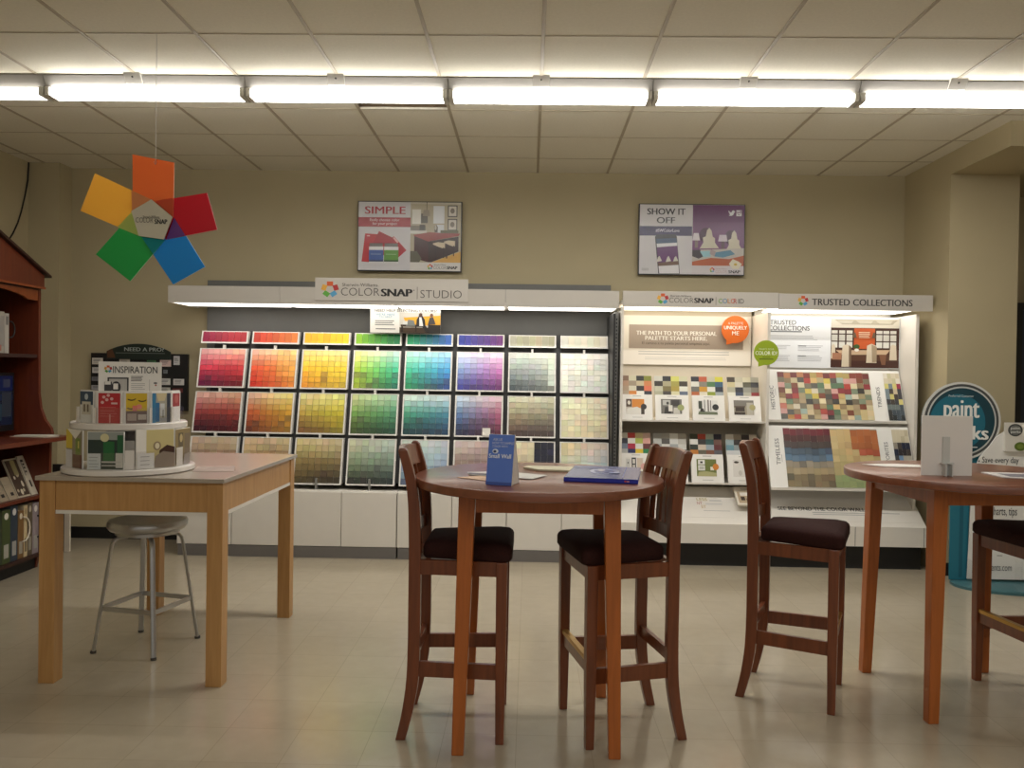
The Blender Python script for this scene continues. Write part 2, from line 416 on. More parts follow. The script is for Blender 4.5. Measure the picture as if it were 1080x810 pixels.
# chip trays ---------------------------------------------------------------
def lerp(a, b, t): return tuple(a[i] + (b[i] - a[i]) * t for i in range(3))
def bil(c, u, v):
    tl, tr, ml, mr, bl, br = c
    return lerp(lerp(tl, tr, u), lerp(ml, mr, u), v * 2) if v < 0.5 else lerp(lerp(ml, mr, u), lerp(bl, br, u), v * 2 - 1)
R1 = [[(232, 165, 165), (240, 175, 150), (215, 60, 85), (210, 55, 60), (110, 20, 65), (115, 15, 28)],
      [(238, 185, 155), (242, 200, 135), (228, 85, 45), (238, 150, 55), (205, 45, 30), (220, 135, 45)],
      [(246, 222, 125), (246, 228, 150), (250, 195, 30), (242, 210, 40), (222, 145, 30), (205, 175, 40)],
      [(232, 236, 150), (180, 222, 200), (165, 205, 50), (55, 188, 140), (155, 168, 40), (10, 112, 82)],
      [(180, 232, 215), (160, 210, 235), (55, 188, 150), (55, 150, 212), (15, 138, 82), (20, 62, 125)],
      [(200, 212, 232), (222, 196, 218), (128, 148, 196), (182, 105, 172), (50, 52, 138), (95, 30, 95)],
      [(212, 216, 206), (210, 214, 200), (140, 154, 150), (175, 182, 170), (62, 72, 78), (120, 125, 115)],
      [(236, 236, 222), (232, 232, 218), (232, 232, 216), (228, 230, 216), (222, 224, 212), (222, 226, 220)]]
R2 = [[(222, 170, 160), (212, 160, 130), (150, 65, 65), (158, 60, 50), (72, 25, 38), (85, 20, 26)],
      [(230, 190, 160), (235, 215, 130), (185, 90, 48), (205, 160, 44), (130, 62, 36), (158, 115, 42)],
      [(230, 214, 150), (230, 224, 130), (185, 158, 65), (200, 184, 44), (125, 88, 48), (138, 122, 34)],
      [(202, 216, 152), (170, 210, 175), (118, 160, 75), (75, 140, 98), (62, 80, 32), (26, 74, 54)],
      [(200, 230, 220), (190, 210, 216), (64, 150, 118), (64, 130, 150), (22, 64, 64), (26, 60, 90)],
      [(195, 215, 226), (216, 180, 190), (86, 118, 160), (160, 86, 118), (36, 42, 74), (88, 32, 54)],
      [(214, 210, 180), (202, 202, 172), (160, 145, 112), (138, 134, 112), (76, 55, 50), (72, 62, 56)],
      [(236, 232, 202), (236, 228, 198), (232, 224, 188), (230, 222, 185), (226, 216, 176), (224, 214, 176)]]
R3 = [[(208, 184, 158), (204, 180, 150), (158, 128, 102), (150, 120, 92), (78, 58, 48), (72, 54, 44)],
      [(214, 190, 150), (204, 180, 140), (172, 140, 98), (150, 122, 84), (110, 85, 56), (84, 64, 44)],
      [(216, 200, 140), (204, 190, 150), (150, 128, 76), (134, 116, 76), (84, 70, 42), (64, 54, 38)],
      [(200, 204, 172), (190, 204, 190), (136, 152, 118), (128, 150, 134), (50, 56, 44), (42, 52, 50)],
      [(206, 214, 200), (190, 202, 210), (168, 188, 200), (158, 178, 196), (100, 124, 148), (80, 104, 136)],
      [(205, 186, 176), (196, 178, 172), (154, 130, 120), (142, 118, 112), (96, 80, 74), (86, 70, 66)],
      [(226, 214, 180), (216, 206, 176), (206, 190, 150), (196, 182, 146), (180, 160, 120), (172, 154, 118)],
      [(226, 210, 160), (220, 196, 190), (206, 214, 190), (190, 206, 214), (196, 190, 206), (214, 186, 190)]]
STRIP = [((160, 35, 75), (180, 30, 40)), ((200, 55, 32), (232, 130, 55)), ((245, 185, 35), (235, 210, 35)), ((140, 198, 45), (20, 125, 75)), ((22, 148, 95), (55, 105, 188)), ((55, 65, 158), (108, 55, 118)), ((186, 182, 156), (178, 172, 146)), ((226, 226, 206), (222, 220, 200))]
FAM = ['pink to crimson', 'peach to orange red', 'lemon to gold', 'lime to emerald', 'mint to deep blue', 'lilac to violet', 'grey', 'off-white']
FAM2 = ['brick red and maroon', 'rust and ochre', 'olive and mustard', 'sage and forest green', 'teal and slate blue', 'dusty navy and plum', 'taupe and umber', 'pale cream']
FAM3 = ['brown and beige', 'tan and camel', 'khaki', 'grey green', 'misty blue', 'mauve brown', 'cream and near-black', 'pale mixed pastel']
PLACE = ['first column', 'second column', 'third column', 'fourth column', 'fifth column', 'sixth column', 'seventh column', 'last column']
CHIPME = {}
def chip_mesh(w, h):
    key = (round(w, 4), round(h, 4))
    if key in CHIPME: return CHIPME[key]
    bb = B(); sl = math.sin(math.atan(0.24)); cl = math.cos(math.atan(0.24))
    # leaned thin card, its lower edge standing slightly proud so the cards overlap like shingles
    f = lambda x, v, o: (x, -sl * v * -1 - cl * o, cl * v - sl * o * 0)
    p = []
    for vv, o0 in ((-h / 2, 0.0030), (h / 2, 0.0010)):
        p += [(-w / 2, sl * vv - o0, cl * vv), (w / 2, sl * vv - o0, cl * vv), (w / 2, sl * vv + 0.001, cl * vv), (-w / 2, sl * vv + 0.001, cl * vv)]
    bb.hexa(p)
    me = bpy.data.meshes.new('color_chip'); bmesh.ops.recalc_face_normals(bb.bm, faces=bb.bm.faces); bb.bm.to_mesh(me); bb.bm.free()
    me.materials.append(M['chip']); CHIPME[key] = me; return me
def add_chip(parent, x, y, z, w, h, col):
    o = bpy.data.objects.new('color_chip', chip_mesh(w, h)); COL.objects.link(o); o.parent = parent
    o.location = (x, y, z); j = random.uniform(0.95, 1.05)
    o.color = s2l([c * j * random.uniform(0.97, 1.03) for c in col]); return o
def tray(c, row):
    z1, z0 = [(1.853, 1.747), (1.703, 1.368), (1.335, 0.992), (0.962, 0.585)][row]
    xa = -2.82 + 0.4403 * c; xb = xa + 0.402; xm = (xa + xb) / 2
    lab = ['narrow strip tray of %s paint chips along the top row, %s' % (FAM[c], PLACE[c]),
           'square tray of %s paint chips, upper row, %s' % (FAM[c], PLACE[c]),
           'square tray of %s paint chips, middle row, %s' % (FAM2[c], PLACE[c]),
           'square tray of %s paint chips, lowest row, %s' % (FAM3[c], PLACE[c])][row]
    t = thing('chip_tray', lab, 'paint chip tray', (xm, lean(z0) + 0.01, z0), 'paint chip trays on the colour wall')
    yf = lambda z: lean(z)
    def leanbox(bb, x0, x1, za, zb, o0, o1):
        bb.hexa([(x0, yf(za) + o0, za), (x1, yf(za) + o0, za), (x1, yf(za) + o1, za), (x0, yf(za) + o1, za), (x0, yf(zb) + o0, zb), (x1, yf(zb) + o0, zb), (x1, yf(zb) + o1, zb), (x0, yf(zb) + o1, zb)])
    b = B(); leanbox(b, xa, xb, z0, z1, 0.004, 0.046)
    put('tray_body', b, 'tray', t)
    b = B(); fr = 0.011
    leanbox(b, xa, xa + fr, z0, z1, -0.006, 0.004); leanbox(b, xb - fr, xb, z0, z1, -0.006, 0.004); leanbox(b, xa + fr, xb - fr, z0, z0 + fr, -0.008, 0.004)
    if row: leanbox(b, xa + fr, xb - fr, z1 - 0.005, z1, -0.004, 0.004)
    put('rim', b, 'tray', t)
    if row:
        b = B(); b.box(xm - 0.009, xm + 0.009, lean(z1) - 0.002, lean(z1) + 0.03, z1 + 0.0, z1 + 0.03); put('hanger_clip', b, 'tray', t)
    if row == 2 and c == 5:
        b = B(); leanbox(b, xa + 0.235, xa + 0.302, z0 + 0.012, z0 + 0.075, -0.016, -0.010); put('price_tag', b, 'white', t, label='small white tag clipped on the tray')
    nc, nr = 7, (7 if row else 1)
    ix0, ix1, iz0, iz1 = xa + fr + 0.001, xb - fr - 0.001, z0 + fr + 0.001, z1 - 0.006
    cw, ch = (ix1 - ix0) / nc, (iz1 - iz0) / nr
    for j in range(nr):
        for i in range(nc):
            u, v = i / 6, (j / 6 if nr > 1 else 0)
            if row == 0: col = lerp(STRIP[c][0], STRIP[c][1], u)
            elif row == 3 and c == 6 and i >= 4: col = random.choice([(28, 28, 32), (24, 26, 44), (34, 34, 60)]) if i > 3 else None
            else: col = bil([R1, R2, R3][row - 1][c], u, v)
            if row == 1 and c == 1 and j < 5 and i > 3: col = lerp(col, (245, 185, 90), 0.35)
            if row == 1 and c == 6 and i == 6 and j < 6: col = (205, 210, 196)
            if row and c < 6 and j > 3 and random.random() < 0.07: col = lerp(col, (60, 45, 50), 0.3)
            x = ix0 + cw * (i + 0.5); z = iz1 - ch * (j + 0.5)
            add_chip(t, x - xm, yf(z) - 0.001 - (lean(z0) + 0.01), z - z0, cw * 0.965, ch * 1.0, col)
for c in range(8):
    for r in range(4): tray(c, r)

# lit canopy above ----------------------------------------------------------
t = thing('display_canopy', 'long white lit canopy over the colour wall on the left', 'light canopy', (-1.1, 6.9, 2.03))
for k in range(4):
    xa, xb = -2.93 + 0.91 * k, -2.93 + 0.91 * (k + 1)
    b = B(); b.box(xa + 0.0015, xb - 0.0015, 6.6, 6.62, 2.058, 2.196); put('fascia', b, 'fascia', t)
    b = B(); b.box(xa + 0.02, xb - 0.02, 6.63, 7.0, 2.062, 2.07); put('light_diffuser', b, 'canopy', t)
b = B(); b.box(-2.93, 0.71, 6.62, 7.2, 2.072, 2.095); b.box(-2.93, -2.915, 6.62, 7.2, 2.06, 2.19); b.box(0.695, 0.71, 6.62, 7.2, 2.06, 2.19); put('canopy_top', b, 'white', t)
# header sign
a = Art((-1.732, 6.592, 2.272), XR, DN, 1.232, 0.182, frame=(76, 48, 1042, 205), thick=0.006, base=(188, 182, 172))
a.pinwheel(170, 128, 54)
a.text('Sherwin-Williams.', 247, 84, 478, 106, (45, 42, 40), 0.0)
a.text('COLOR', 240, 116, 484, 170, (70, 66, 62), -0.012); a.text('SNAP', 492, 120, 692, 172, (25, 24, 24), 0.03)
a.disc(701, 128, 4, 4, (60, 60, 60), 2, 8); a.rect(720, 104, 724, 190, (110, 105, 100)); a.text('STUDIO', 742, 126, 1002, 180, (70, 66, 62), -0.012)
a.done('header_sign', None, 'wide white sign with pinwheel logo fixed to the colour wall canopy', 'sign')
# help poster
a = Art((-1.362, 6.99, 2.06), XR, DN, 0.60, 0.205, frame=(414, 224, 858, 395), thick=0.004, base=(232, 229, 222))
a.rect(600, 250, 858, 394, (205, 200, 190)); a.poly([(625, 285), (858, 268), (858, 335), (770, 340), (640, 330)], (225, 165, 50), 2)
a.rect(600, 355, 858, 394, (70, 55, 42), 2); a.rect(780, 335, 858, 394, (45, 42, 40), 3); a.rect(608, 335, 720, 350, (60, 44, 34), 3); a.rect(612, 350, 622, 392, (45, 34, 28), 4); a.rect(700, 350, 708, 390, (45, 34, 28), 4)
a.poly([(708, 300), (722, 272), (745, 272), (760, 300), (765, 350), (705, 350)], (40, 38, 40), 4); a.disc(733, 265, 11, 13, (90, 62, 48), 5); a.poly([(725, 282), (738, 282), (750, 345), (725, 345)], (225, 222, 218), 5); a.poly([(740, 345), (768, 345), (790, 388), (770, 390)], (40, 36, 36), 5)
a.poly([(778, 335), (790, 285), (812, 280), (828, 330)], (70, 66, 64), 4); a.disc(802, 268, 10, 13, (120, 84, 60), 5); a.poly([(640, 345), (655, 300), (690, 305), (700, 345)], (120, 122, 118), 4); a.rect(622, 310, 650, 335, (210, 210, 205), 4)
a.text('NEED HELP SELECTING COLORS?', 442, 226, 835, 246, (60, 60, 62), 0.005); a.text('WE\'RE HERE', 448, 256, 570, 272, (90, 150, 185)); a.text('TO HELP', 470, 275, 552, 288, (90, 150, 185))
a.lines(445, 575, (310, 324, 338), 6, (120, 120, 118), 1, 0.2); a.rect(450, 364, 575, 370, (110, 110, 110))
a.done('help_poster', None, 'small white poster of two seated people hanging under the canopy sign', 'poster')

# ================================================================== COLOUR IDENTITY BAY
t = thing('palette_display', 'white lit bay with two shelves of palette brochures, middle of the back wall', 'display unit', (1.34, 6.95, 0))
b = B(); b.box(0.735, 0.756, 6.66, 7.245, 0.36, 2.075); put('side_panel', b, 'white', t)
b = B(); b.box(1.922, 1.944, 6.70, 7.245, 0.36, 2.05); put('side_panel', b, 'white', t)
b = B(); b.box(0.757, 1.921, 7.19, 7.245, 0.36, 2.10); put('back_panel', b, 'cream', t)
a = Art((0.745, 6.655, 2.204), XR, DN, 1.245, 0.126, frame=(78, 88, 907, 178), thick=0.02, base=(188, 182, 172))
a.pinwheel(291, 131, 30); a.text('Sherwin-Williams.', 330, 108, 446, 119, (50, 48, 46)); a.text('COLOR', 325, 124, 455, 153, (80, 76, 72), -0.01); a.text('SNAP', 458, 124, 562, 153, (30, 28, 28), 0.03)
a.rect(573, 118, 576, 163, (120, 116, 110))
for ch, xa, xb, cc in (('C', 588, 608, (90, 150, 60)), ('O', 610, 634, (60, 120, 160)), ('L', 637, 652, (190, 120, 40)), ('O', 654, 674, (200, 80, 40)), ('R', 669, 686, (170, 60, 50)), ('I', 694, 698, (60, 58, 56)), ('D', 703, 723, (60, 58, 56))): a.text(ch, xa, 126, xb, 153, cc, 0.005)
a.done('fascia', t)
b = B(); b.box(0.775, 1.90, 6.70, 7.12, 2.085, 2.093); put('light_diffuser', b, 'canopy_warm', t)
b = B(); b.box(0.735, 1.985, 6.676, 7.245, 2.105, 2.13); put('canopy_top', b, 'white', t)
for z0 in (1.150, 0.645):        # leaning shelf supports behind the brochures
    b = B(); b.hexa([(0.757, 6.72, z0), (1.921, 6.72, z0), (1.921, 7.19, z0), (0.757, 7.19, z0), (0.757, 6.72, z0 + 0.012), (1.921, 6.72, z0 + 0.012), (1.921, 7.19, z0 + 0.012), (0.757, 7.19, z0 + 0.012)])
    put('shelf', b, 'white', t)
b = B(); b.prism([(6.56, 0.195), (6.56, 0.352), (6.90, 0.600), (7.185, 0.600), (7.185, 0.195)], 'x', 0.737, 1.943); put('sloped_base', b, 'white', t)
b = B(); b.box(0.737, 1.943, 6.65, 7.2, 0.0, 0.195); put('kick_plate', b, 'black', t)
# text on the slope
sl = Vector((0, 0.34, 0.248)).normalized()
a = Art(Vector((1.0, 6.60, 0.352 + 0.04 * 0.248 / 0.34 + 0.002)) + sl * 0.30, XR, -sl, 0.66, 0.28, frame=(90, 450, 600, 590), thick=0.001, base=(222, 217, 208))
a.text('LESS', 390, 482, 455, 498, (170, 150, 60)); a.rect(470, 492, 545, 500, (196, 194, 190)); a.text('NT', 388, 504, 420, 520, (170, 80, 70)); a.text('ST', 410, 524, 440, 540, (190, 160, 90)); a.rect(440, 511, 545, 519, (204, 202, 198))
a.rect(115, 549, 160, 552, (150, 148, 145)); a.rect(420, 552, 585, 555, (180, 178, 174))
a.done('slope_print', t)
# big path sign
a = Art((0.785, 7.165, 2.045), XR, DN, 1.128, 0.425, frame=(72, 195, 770, 480), thick=0.01, base=(238, 232, 222))
a.rect(118, 248, 728, 386, (172, 158, 146)); a.text('THE PATH TO YOUR PERSONAL', 157, 284, 587, 308, (245, 242, 236), 0.02); a.text('PALETTE STARTS HERE.', 205, 314, 537, 337, (245, 242, 236), 0.02)
a.text('El camino a tu paleta personal empieza aqui.', 188, 347, 552, 367, (90, 80, 74), 0.0)
a.lines(170, 670, (404, 418), 5, (190, 188, 184), 1, 0.05); a.lines(205, 640, (438, 448), 3, (205, 203, 198), 1, 0.05)
a.done('path_sign', None, 'wide white and taupe sign about a personal palette, top of the middle bay', 'sign')
def bubble(P, R, col, name, label):
    pts = [(R * math.cos(k * 2 * PI / 36 + 2.45), R * math.sin(k * 2 * PI / 36 + 2.45)) for k in range(32)]
    pts = [(x, y) for x, y in pts]
    ang = [2.45 - 0.75, 2.45 - 0.15]
    pts = [(R * math.cos(2.25 + (2 * PI - 0.55) * k / 34), R * math.sin(2.25 + (2 * PI - 0.55) * k / 34)) for k in range(35)] + [(-R * 0.62, R * 1.13)]
    return Art(Vector(P), XR, DN, 1, 1, frame=(0, 0, 1, 1), thick=0.004, base=col, outline=pts)
a = bubble((1.765, 7.12, 1.932), 0.118, (222, 110, 38), 0, 0)
a.text('A PALETTE', -0.064, -0.062, 0.066, -0.042, (250, 240, 228)); a.text('UNIQUELY', -0.098, -0.03, 0.1, 0.006, (252, 246, 238), 0.02); a.text('ME', -0.028, 0.016, 0.032, 0.05, (252, 246, 238), 0.02)
a.done('speech_bubble_sign', None, 'orange speech bubble sign in the upper right of the middle bay', 'sign')
a = bubble((1.905, 6.67, 1.722), 0.1, (150, 172, 28), 0, 0)
a.text("WHAT'S YOUR", -0.06, -0.036, 0.06, -0.022, (225, 230, 190)); a.text('COLOR ID?', -0.088, -0.012, 0.088, 0.018, (244, 246, 226), 0.01); a.rect(-0.03, 0.034, 0.03, 0.038, (90, 100, 30)); a.rect(-0.056, 0.048, 0.056, 0.055, (80, 90, 26))
a.done('speech_bubble_sign', None, 'lime green speech bubble sign clipped to the post between the two right bays', 'sign')
# palette brochures
MOS = {
 (0, 0): [[(126, 96, 72), (206, 202, 172), (32, 30, 24), (128, 132, 36)], [(176, 140, 110), (158, 142, 118), (196, 182, 146), (206, 128, 70)], [(172, 148, 122), (214, 208, 184), (42, 32, 24), (218, 112, 74)], [(172, 156, 134), (208, 128, 46), (236, 232, 222), (38, 38, 48)]],
 (0, 1): [[(206, 204, 190), (36, 36, 40), (214, 212, 110), (206, 204, 170)], [(48, 40, 26), (170, 162, 128), (166, 156, 70), (54, 42, 28)], [(196, 194, 170), (120, 108, 62), (172, 152, 60), (226, 224, 210)], [(170, 168, 142), (64, 56, 52), (206, 200, 160), (86, 96, 116)]],
 (0, 2): [[(28, 30, 40), (192, 88, 48), (196, 192, 168), (214, 206, 60)], [(218, 218, 206), (132, 126, 112), (74, 118, 70), (52, 90, 116)], [(104, 104, 96), (200, 146, 30), (230, 228, 218), (34, 40, 54)], [(176, 92, 40), (212, 204, 182), (132, 146, 40), (152, 160, 162)]],
 (0, 3): [[(66, 56, 42), (202, 196, 172), (226, 220, 192), (188, 186, 172)], [(206, 194, 150), (216, 210, 190), (94, 92, 72), (62, 62, 64)], [(176, 174, 152), (46, 46, 52), (150, 150, 138), (128, 122, 108)], [(226, 224, 208), (62, 74, 94), (174, 172, 156), (140, 44, 44)]],
 (1, 0): [[(214, 212, 200), (196, 66, 58), (216, 200, 150), (218, 184, 172)], [(36, 36, 50), (222, 218, 208), (170, 180, 76), (214, 160, 146)], [(110, 122, 140), (172, 30, 56), (226, 224, 214), (104, 46, 46)], [(176, 176, 172), (26, 34, 84), (222, 190, 40), (30, 124, 72)]],
 (1, 1): [[(164, 166, 162), (166, 164, 156), (216, 216, 208), (170, 164, 152)], [(180, 180, 174), (84, 80, 74), (210, 210, 204), (186, 182, 172)], [(152, 152, 150), (206, 204, 196), (160, 164, 164), (204, 202, 194)], [(120, 118, 114), (124, 100, 92), (176, 176, 172), (110, 110, 110)]],
 (1, 2): [[(60, 62, 40), (178, 66, 40), (170, 178, 162), (42, 38, 56)], [(222, 220, 212), (44, 38, 34), (36, 78, 76), (104, 70, 58)], [(40, 48, 40), (204, 190, 172), (148, 164, 174), (96, 38, 38)], [(188, 118, 40), (96, 92, 74), (124, 78, 54), (90, 88, 92)]],
 (1, 3): [[(216, 210, 200), (150, 140, 124), (50, 40, 36), (190, 180, 164)], [(150, 168, 172), (46, 40, 36), (200, 190, 170), (212, 204, 190)], [(104, 146, 158), (140, 150, 150), (110, 96, 80), (60, 48, 38)], [(206, 206, 204), (206, 208, 206), (166, 160, 150), (190, 186, 176)]]}
LABP = {(0, 0): 'palette brochure with an orange bedroom picture, upper shelf, left end', (0, 1): 'palette brochure with a grey room picture and pale green dot, second on the upper shelf',
        (0, 2): 'palette brochure with a white room picture and black dot, third on the upper shelf', (0, 3): 'palette brochure with a brown fireplace picture, upper shelf, right end',
        (1, 0): 'palette brochure with framed pictures and pink dot, lower shelf, left end', (1, 1): 'palette brochure with grey swatches behind the chair back, second on the lower shelf',
        (1, 2): 'palette brochure with a green wall picture and orange dot, third on the lower shelf', (1, 3): 'palette brochure with beige swatches, lower shelf, right end behind a chair'}
def pal(r, c):
    xa = [0.762, 1.036, 1.338, 1.634][c]; xb = [1.012, 1.308, 1.600, 1.893][c]; W = xb - xa
    z2, z1, z0 = ((1.521, 1.368, 1.163), (1.046, 0.884, 0.658))[r]
    t = thing('palette_brochure', LABP[(r, c)], 'brochure', ((xa + xb) / 2, 6.75, z0), 'palette brochures in the middle bay')
    k = 0.30
    dn = Vector((0, -k, -1)).normalized()
    yb = 6.722; yat = lambda z, off: yb + (z - z0) * k + off
    Hh = (z2 - z1 + 0.05) * math.sqrt(1 + k * k)
    a = Art((xa, yat(z2, 0.022), z2), XR, dn, W, Hh, frame=(0, 0, 4, 4.9), thick=0.012, base=(225, 222, 214))
    a.grid(0, 0, 4, 4, MOS[(r, c)]); a.done('swatch_card', t)
    Hc = (z1 - z0) * math.sqrt(1 + k * k)
    a = Art((xa, yat(z1, 0.0), z1), XR, dn, W, Hc, frame=(0, 0, 180, 150), thick=0.02, base=(238, 235, 228))
    P = a
    P.rect(65, 8, 115, 12, (180, 178, 172)); P.rect(60, 134, 120, 137, (190, 188, 182))
    if (r, c) == (0, 0):
        P.rect(25, 28, 132, 118, (190, 180, 165)); P.rect(60, 28, 132, 80, (214, 134, 40), 2); P.rect(25, 28, 58, 74, (80, 62, 46), 2); P.disc(42, 50, 9, 12, (220, 214, 200), 3); P.poly([(25, 118), (30, 84), (90, 74), (112, 86), (112, 118)], (226, 222, 212), 3); P.rect(112, 66, 132, 118, (60, 46, 36), 3); P.disc(128, 73, 17, 17, (40, 38, 38), 4)
    elif (r, c) == (0, 1):
        P.rect(30, 26, 142, 112, (110, 106, 98)); P.rect(40, 32, 80, 62, (190, 188, 180), 2); P.rect(86, 30, 130, 66, (60, 56, 50), 2); P.poly([(46, 112), (52, 72), (78, 72), (84, 112)], (50, 46, 42), 3); P.rect(70, 62, 92, 98, (220, 216, 206), 4); P.poly([(96, 112), (98, 76), (128, 76), (132, 112)], (200, 196, 186), 3); P.disc(66, 50, 7, 9, (60, 58, 54), 3); P.disc(136, 75, 18, 18, (158, 164, 104), 4)
    elif (r, c) == (0, 2):
        P.rect(30, 30, 140, 114, (224, 222, 216)); P.rect(34, 34, 54, 80, (60, 66, 52), 2); P.rect(66, 26, 70, 96, (44, 42, 40), 2); P.rect(84, 26, 92, 96, (120, 112, 104), 2); P.rect(100, 30, 104, 92, (44, 42, 40), 2); P.poly([(30, 114), (34, 96), (136, 98), (140, 114)], (110, 118, 92), 3); P.poly([(40, 98), (44, 78), (60, 78), (66, 98)], (56, 50, 44), 3); P.disc(128, 70, 18, 18, (36, 34, 34), 4)
    elif (r, c) == (0, 3):
        P.rect(28, 26, 140, 112, (160, 150, 128)); P.rect(28, 26, 140, 60, (128, 122, 112), 2); P.rect(36, 68, 88, 92, (60, 46, 36), 3); P.rect(28, 60, 92, 68, (90, 76, 62), 2); P.rect(30, 96, 90, 112, (64, 52, 42), 3); P.rect(100, 40, 136, 112, (186, 180, 164), 3); P.disc(132, 68, 17, 17, (176, 168, 112), 4)
    elif (r, c) == (1, 0):
        P.rect(28, 24, 140, 116, (228, 224, 216)); P.rect(32, 32, 56, 90, (206, 204, 198), 2); P.rect(40, 48, 46, 56, (40, 38, 36), 3); P.rect(64, 24, 90, 92, (40, 40, 40), 2); P.rect(70, 32, 84, 56, (220, 216, 206), 3); P.rect(70, 62, 84, 86, (206, 200, 190), 3); P.rect(96, 26, 130, 84, (206, 190, 170), 2); P.disc(134, 70, 17, 17, (214, 160, 150), 4)
    elif (r, c) == (1, 1):
        P.rect(30, 28, 140, 116, (170, 168, 162)); P.rect(40, 36, 90, 76, (214, 212, 206), 2); P.disc(132, 72, 17, 17, (150, 150, 146), 4)
    elif (r, c) == (1, 2):
        P.rect(30, 26, 140, 116, (110, 120, 56)); P.rect(38, 30, 76, 54, (226, 224, 216), 2); P.rect(50, 38, 64, 48, (60, 58, 50), 3); P.rect(38, 58, 76, 86, (226, 224, 216), 2); P.rect(44, 64, 70, 80, (190, 188, 178), 3); P.poly([(34, 116), (40, 94), (84, 90), (140, 98), (140, 116)], (176, 172, 120), 3); P.rect(106, 66, 126, 84, (230, 226, 210), 3); P.disc(136, 66, 17, 17, (212, 130, 40), 4)
    else:
        P.rect(30, 26, 140, 116, (222, 218, 210)); P.disc(50, 40, 14, 6, (70, 60, 50), 2); P.disc(70, 96, 10, 14, (200, 196, 186), 2); P.disc(136, 70, 17, 17, (200, 120, 100), 4)
    P.done('cover', t)
for r in range(2):
    for c in range(4): pal(r, c)
# small book standing on slope
sl2 = Vector((0, 0.34, 0.248)).normalized()
a = Art((1.69, 6.80, 0.62), XR, Vector((0.02, -0.70, -0.55)), 0.16, 0.20, frame=(0, 0, 60, 110), thick=0.02, base=(222, 214, 198))
a.rect(6, 30, 54, 100, (180, 160, 130)); a.rect(14, 36, 52, 56, (226, 220, 208), 2); a.rect(14, 62, 26, 84, (60, 44, 36), 2); a.rect(30, 72, 52, 92, (96, 74, 58), 2); a.rect(20, 12, 42, 18, (150, 146, 140))
a.done('decor_booklet', None, 'small cream booklet lying on the sloped base of the middle bay', 'booklet')

# ================================================================== TRUSTED COLLECTIONS BAY
t = thing('collections_display', 'white lit bay with leaning boards of colour swatches, right end of the back wall', 'display unit', (2.55, 6.95, 0))
b = B(); b.box(3.118, 3.142, 6.72, 7.245, 0.36, 2.05); put('side_panel', b, 'white', t)
b = B(); b.box(1.946, 3.117, 7.195, 7.245, 0.36, 2.10); put('back_panel', b, 'white', t)
a = Art((1.992, 6.655, 2.198), XR, DN, 1.225, 0.127, frame=(150, 52, 984, 142), thick=0.02, base=(188, 182, 172))
a.pinwheel(282, 92, 28); a.text('TRUSTED COLLECTIONS', 330, 79, 874, 116, (42, 40, 40), 0.012)
a.done('fascia', t)
b = B(); b.box(1.99, 3.10, 6.70, 7.12, 2.078, 2.086); put('light_diffuser', b, 'canopy', t)
b = B(); b.box(1.99, 3.215, 6.676, 7.245, 2.10, 2.125); put('canopy_top', b, 'white', t)
a = Art((2.0, 7.0, 2.042), XR, DN, 1.114, 0.432, frame=(96, 172, 812, 440), thick=0.02, base=(234, 236, 238))
a.text('TRUSTED', 112, 192, 253, 216, (70, 72, 76), 0.005); a.text('COLLECTIONS', 104, 222, 326, 246, (70, 72, 76), 0.005); a.rect(112, 249, 285, 255, (130, 132, 136))
a.lines(112, 390, (274, 284, 293), 3, (180, 184, 188)); a.lines(112, 230, (325, 333, 342, 378, 387, 396, 404), 3, (186, 188, 192)); a.lines(265, 400, (325, 333, 342, 350, 378, 387, 396, 404), 3, (186, 188, 192)); a.rect(265, 324, 310, 328, (110, 112, 116), 2); a.rect(265, 376, 310, 380, (110, 112, 116), 2)
# dining room photograph
a.rect(442, 182, 808, 436, (92, 60, 44)); a.poly([(442, 182), (808, 182), (808, 232), (442, 232)], (212, 206, 190), 2); a.poly([(460, 186), (800, 186), (770, 210), (500, 210)], (176, 168, 148), 3)
for q in (470, 575, 680): a.poly([(q, 190), (q + 92, 190), (q + 80, 206), (q + 22, 206)], (196, 190, 172), 4)
a.rect(442, 228, 808, 340, (66, 40, 30), 2); a.rect(566, 230, 678, 338, (192, 88, 42), 3)
a.lines(590, 652, (252, 262), 6, (226, 190, 160), 4, 0.1); a.lines(592, 650, (271, 278), 4, (226, 190, 160), 4, 0.1)
for q in (445, 485, 525, 685, 722, 760):
    for r_ in ((242, 258), (264, 296), (302, 332)): a.rect(q, r_[0], q + 32, r_[1], (216, 214, 204), 3)
for q in (568, 672): a.poly([(q - 12, 280), (q - 4, 252), (q + 4, 252), (q + 12, 280)], (110, 88, 66), 5)
a.rect(442, 400, 808, 436, (74, 44, 36), 3); a.poly([(470, 346), (760, 342), (740, 366), (500, 370)], (200, 172, 140), 4)
for x0, x1, y0, y1 in ((442, 468, 312, 390), (500, 552, 314, 432), (632, 688, 310, 410), (756, 796, 312, 395)): a.poly([(x0, y1), (x0 + 4, y0 + 10), ((x0 + x1) / 2, y0), (x1 - 4, y0 + 10), (x1, y1)], (214, 200, 176), 5)
a.poly([(538, 318), (552, 330), (552, 432), (540, 432)], (120, 98, 78), 6); a.poly([(660, 314), (688, 326), (688, 404), (664, 408)], (166, 148, 122), 6)
a.disc(580, 326, 16, 12, (60, 90, 44), 6); a.disc(580, 344, 12, 8, (232, 226, 214), 6); a.rect(450, 360, 500, 395, (170, 120, 92), 5); a.poly([(700, 366), (740, 366), (735, 420), (715, 420)], (130, 90, 66), 5)
a.rect(92, 172, 100, 440, (150, 150, 150)) if False else None
a.done('collections_header', None, 'white board with text and a dining room picture at the top of the right bay', 'sign')
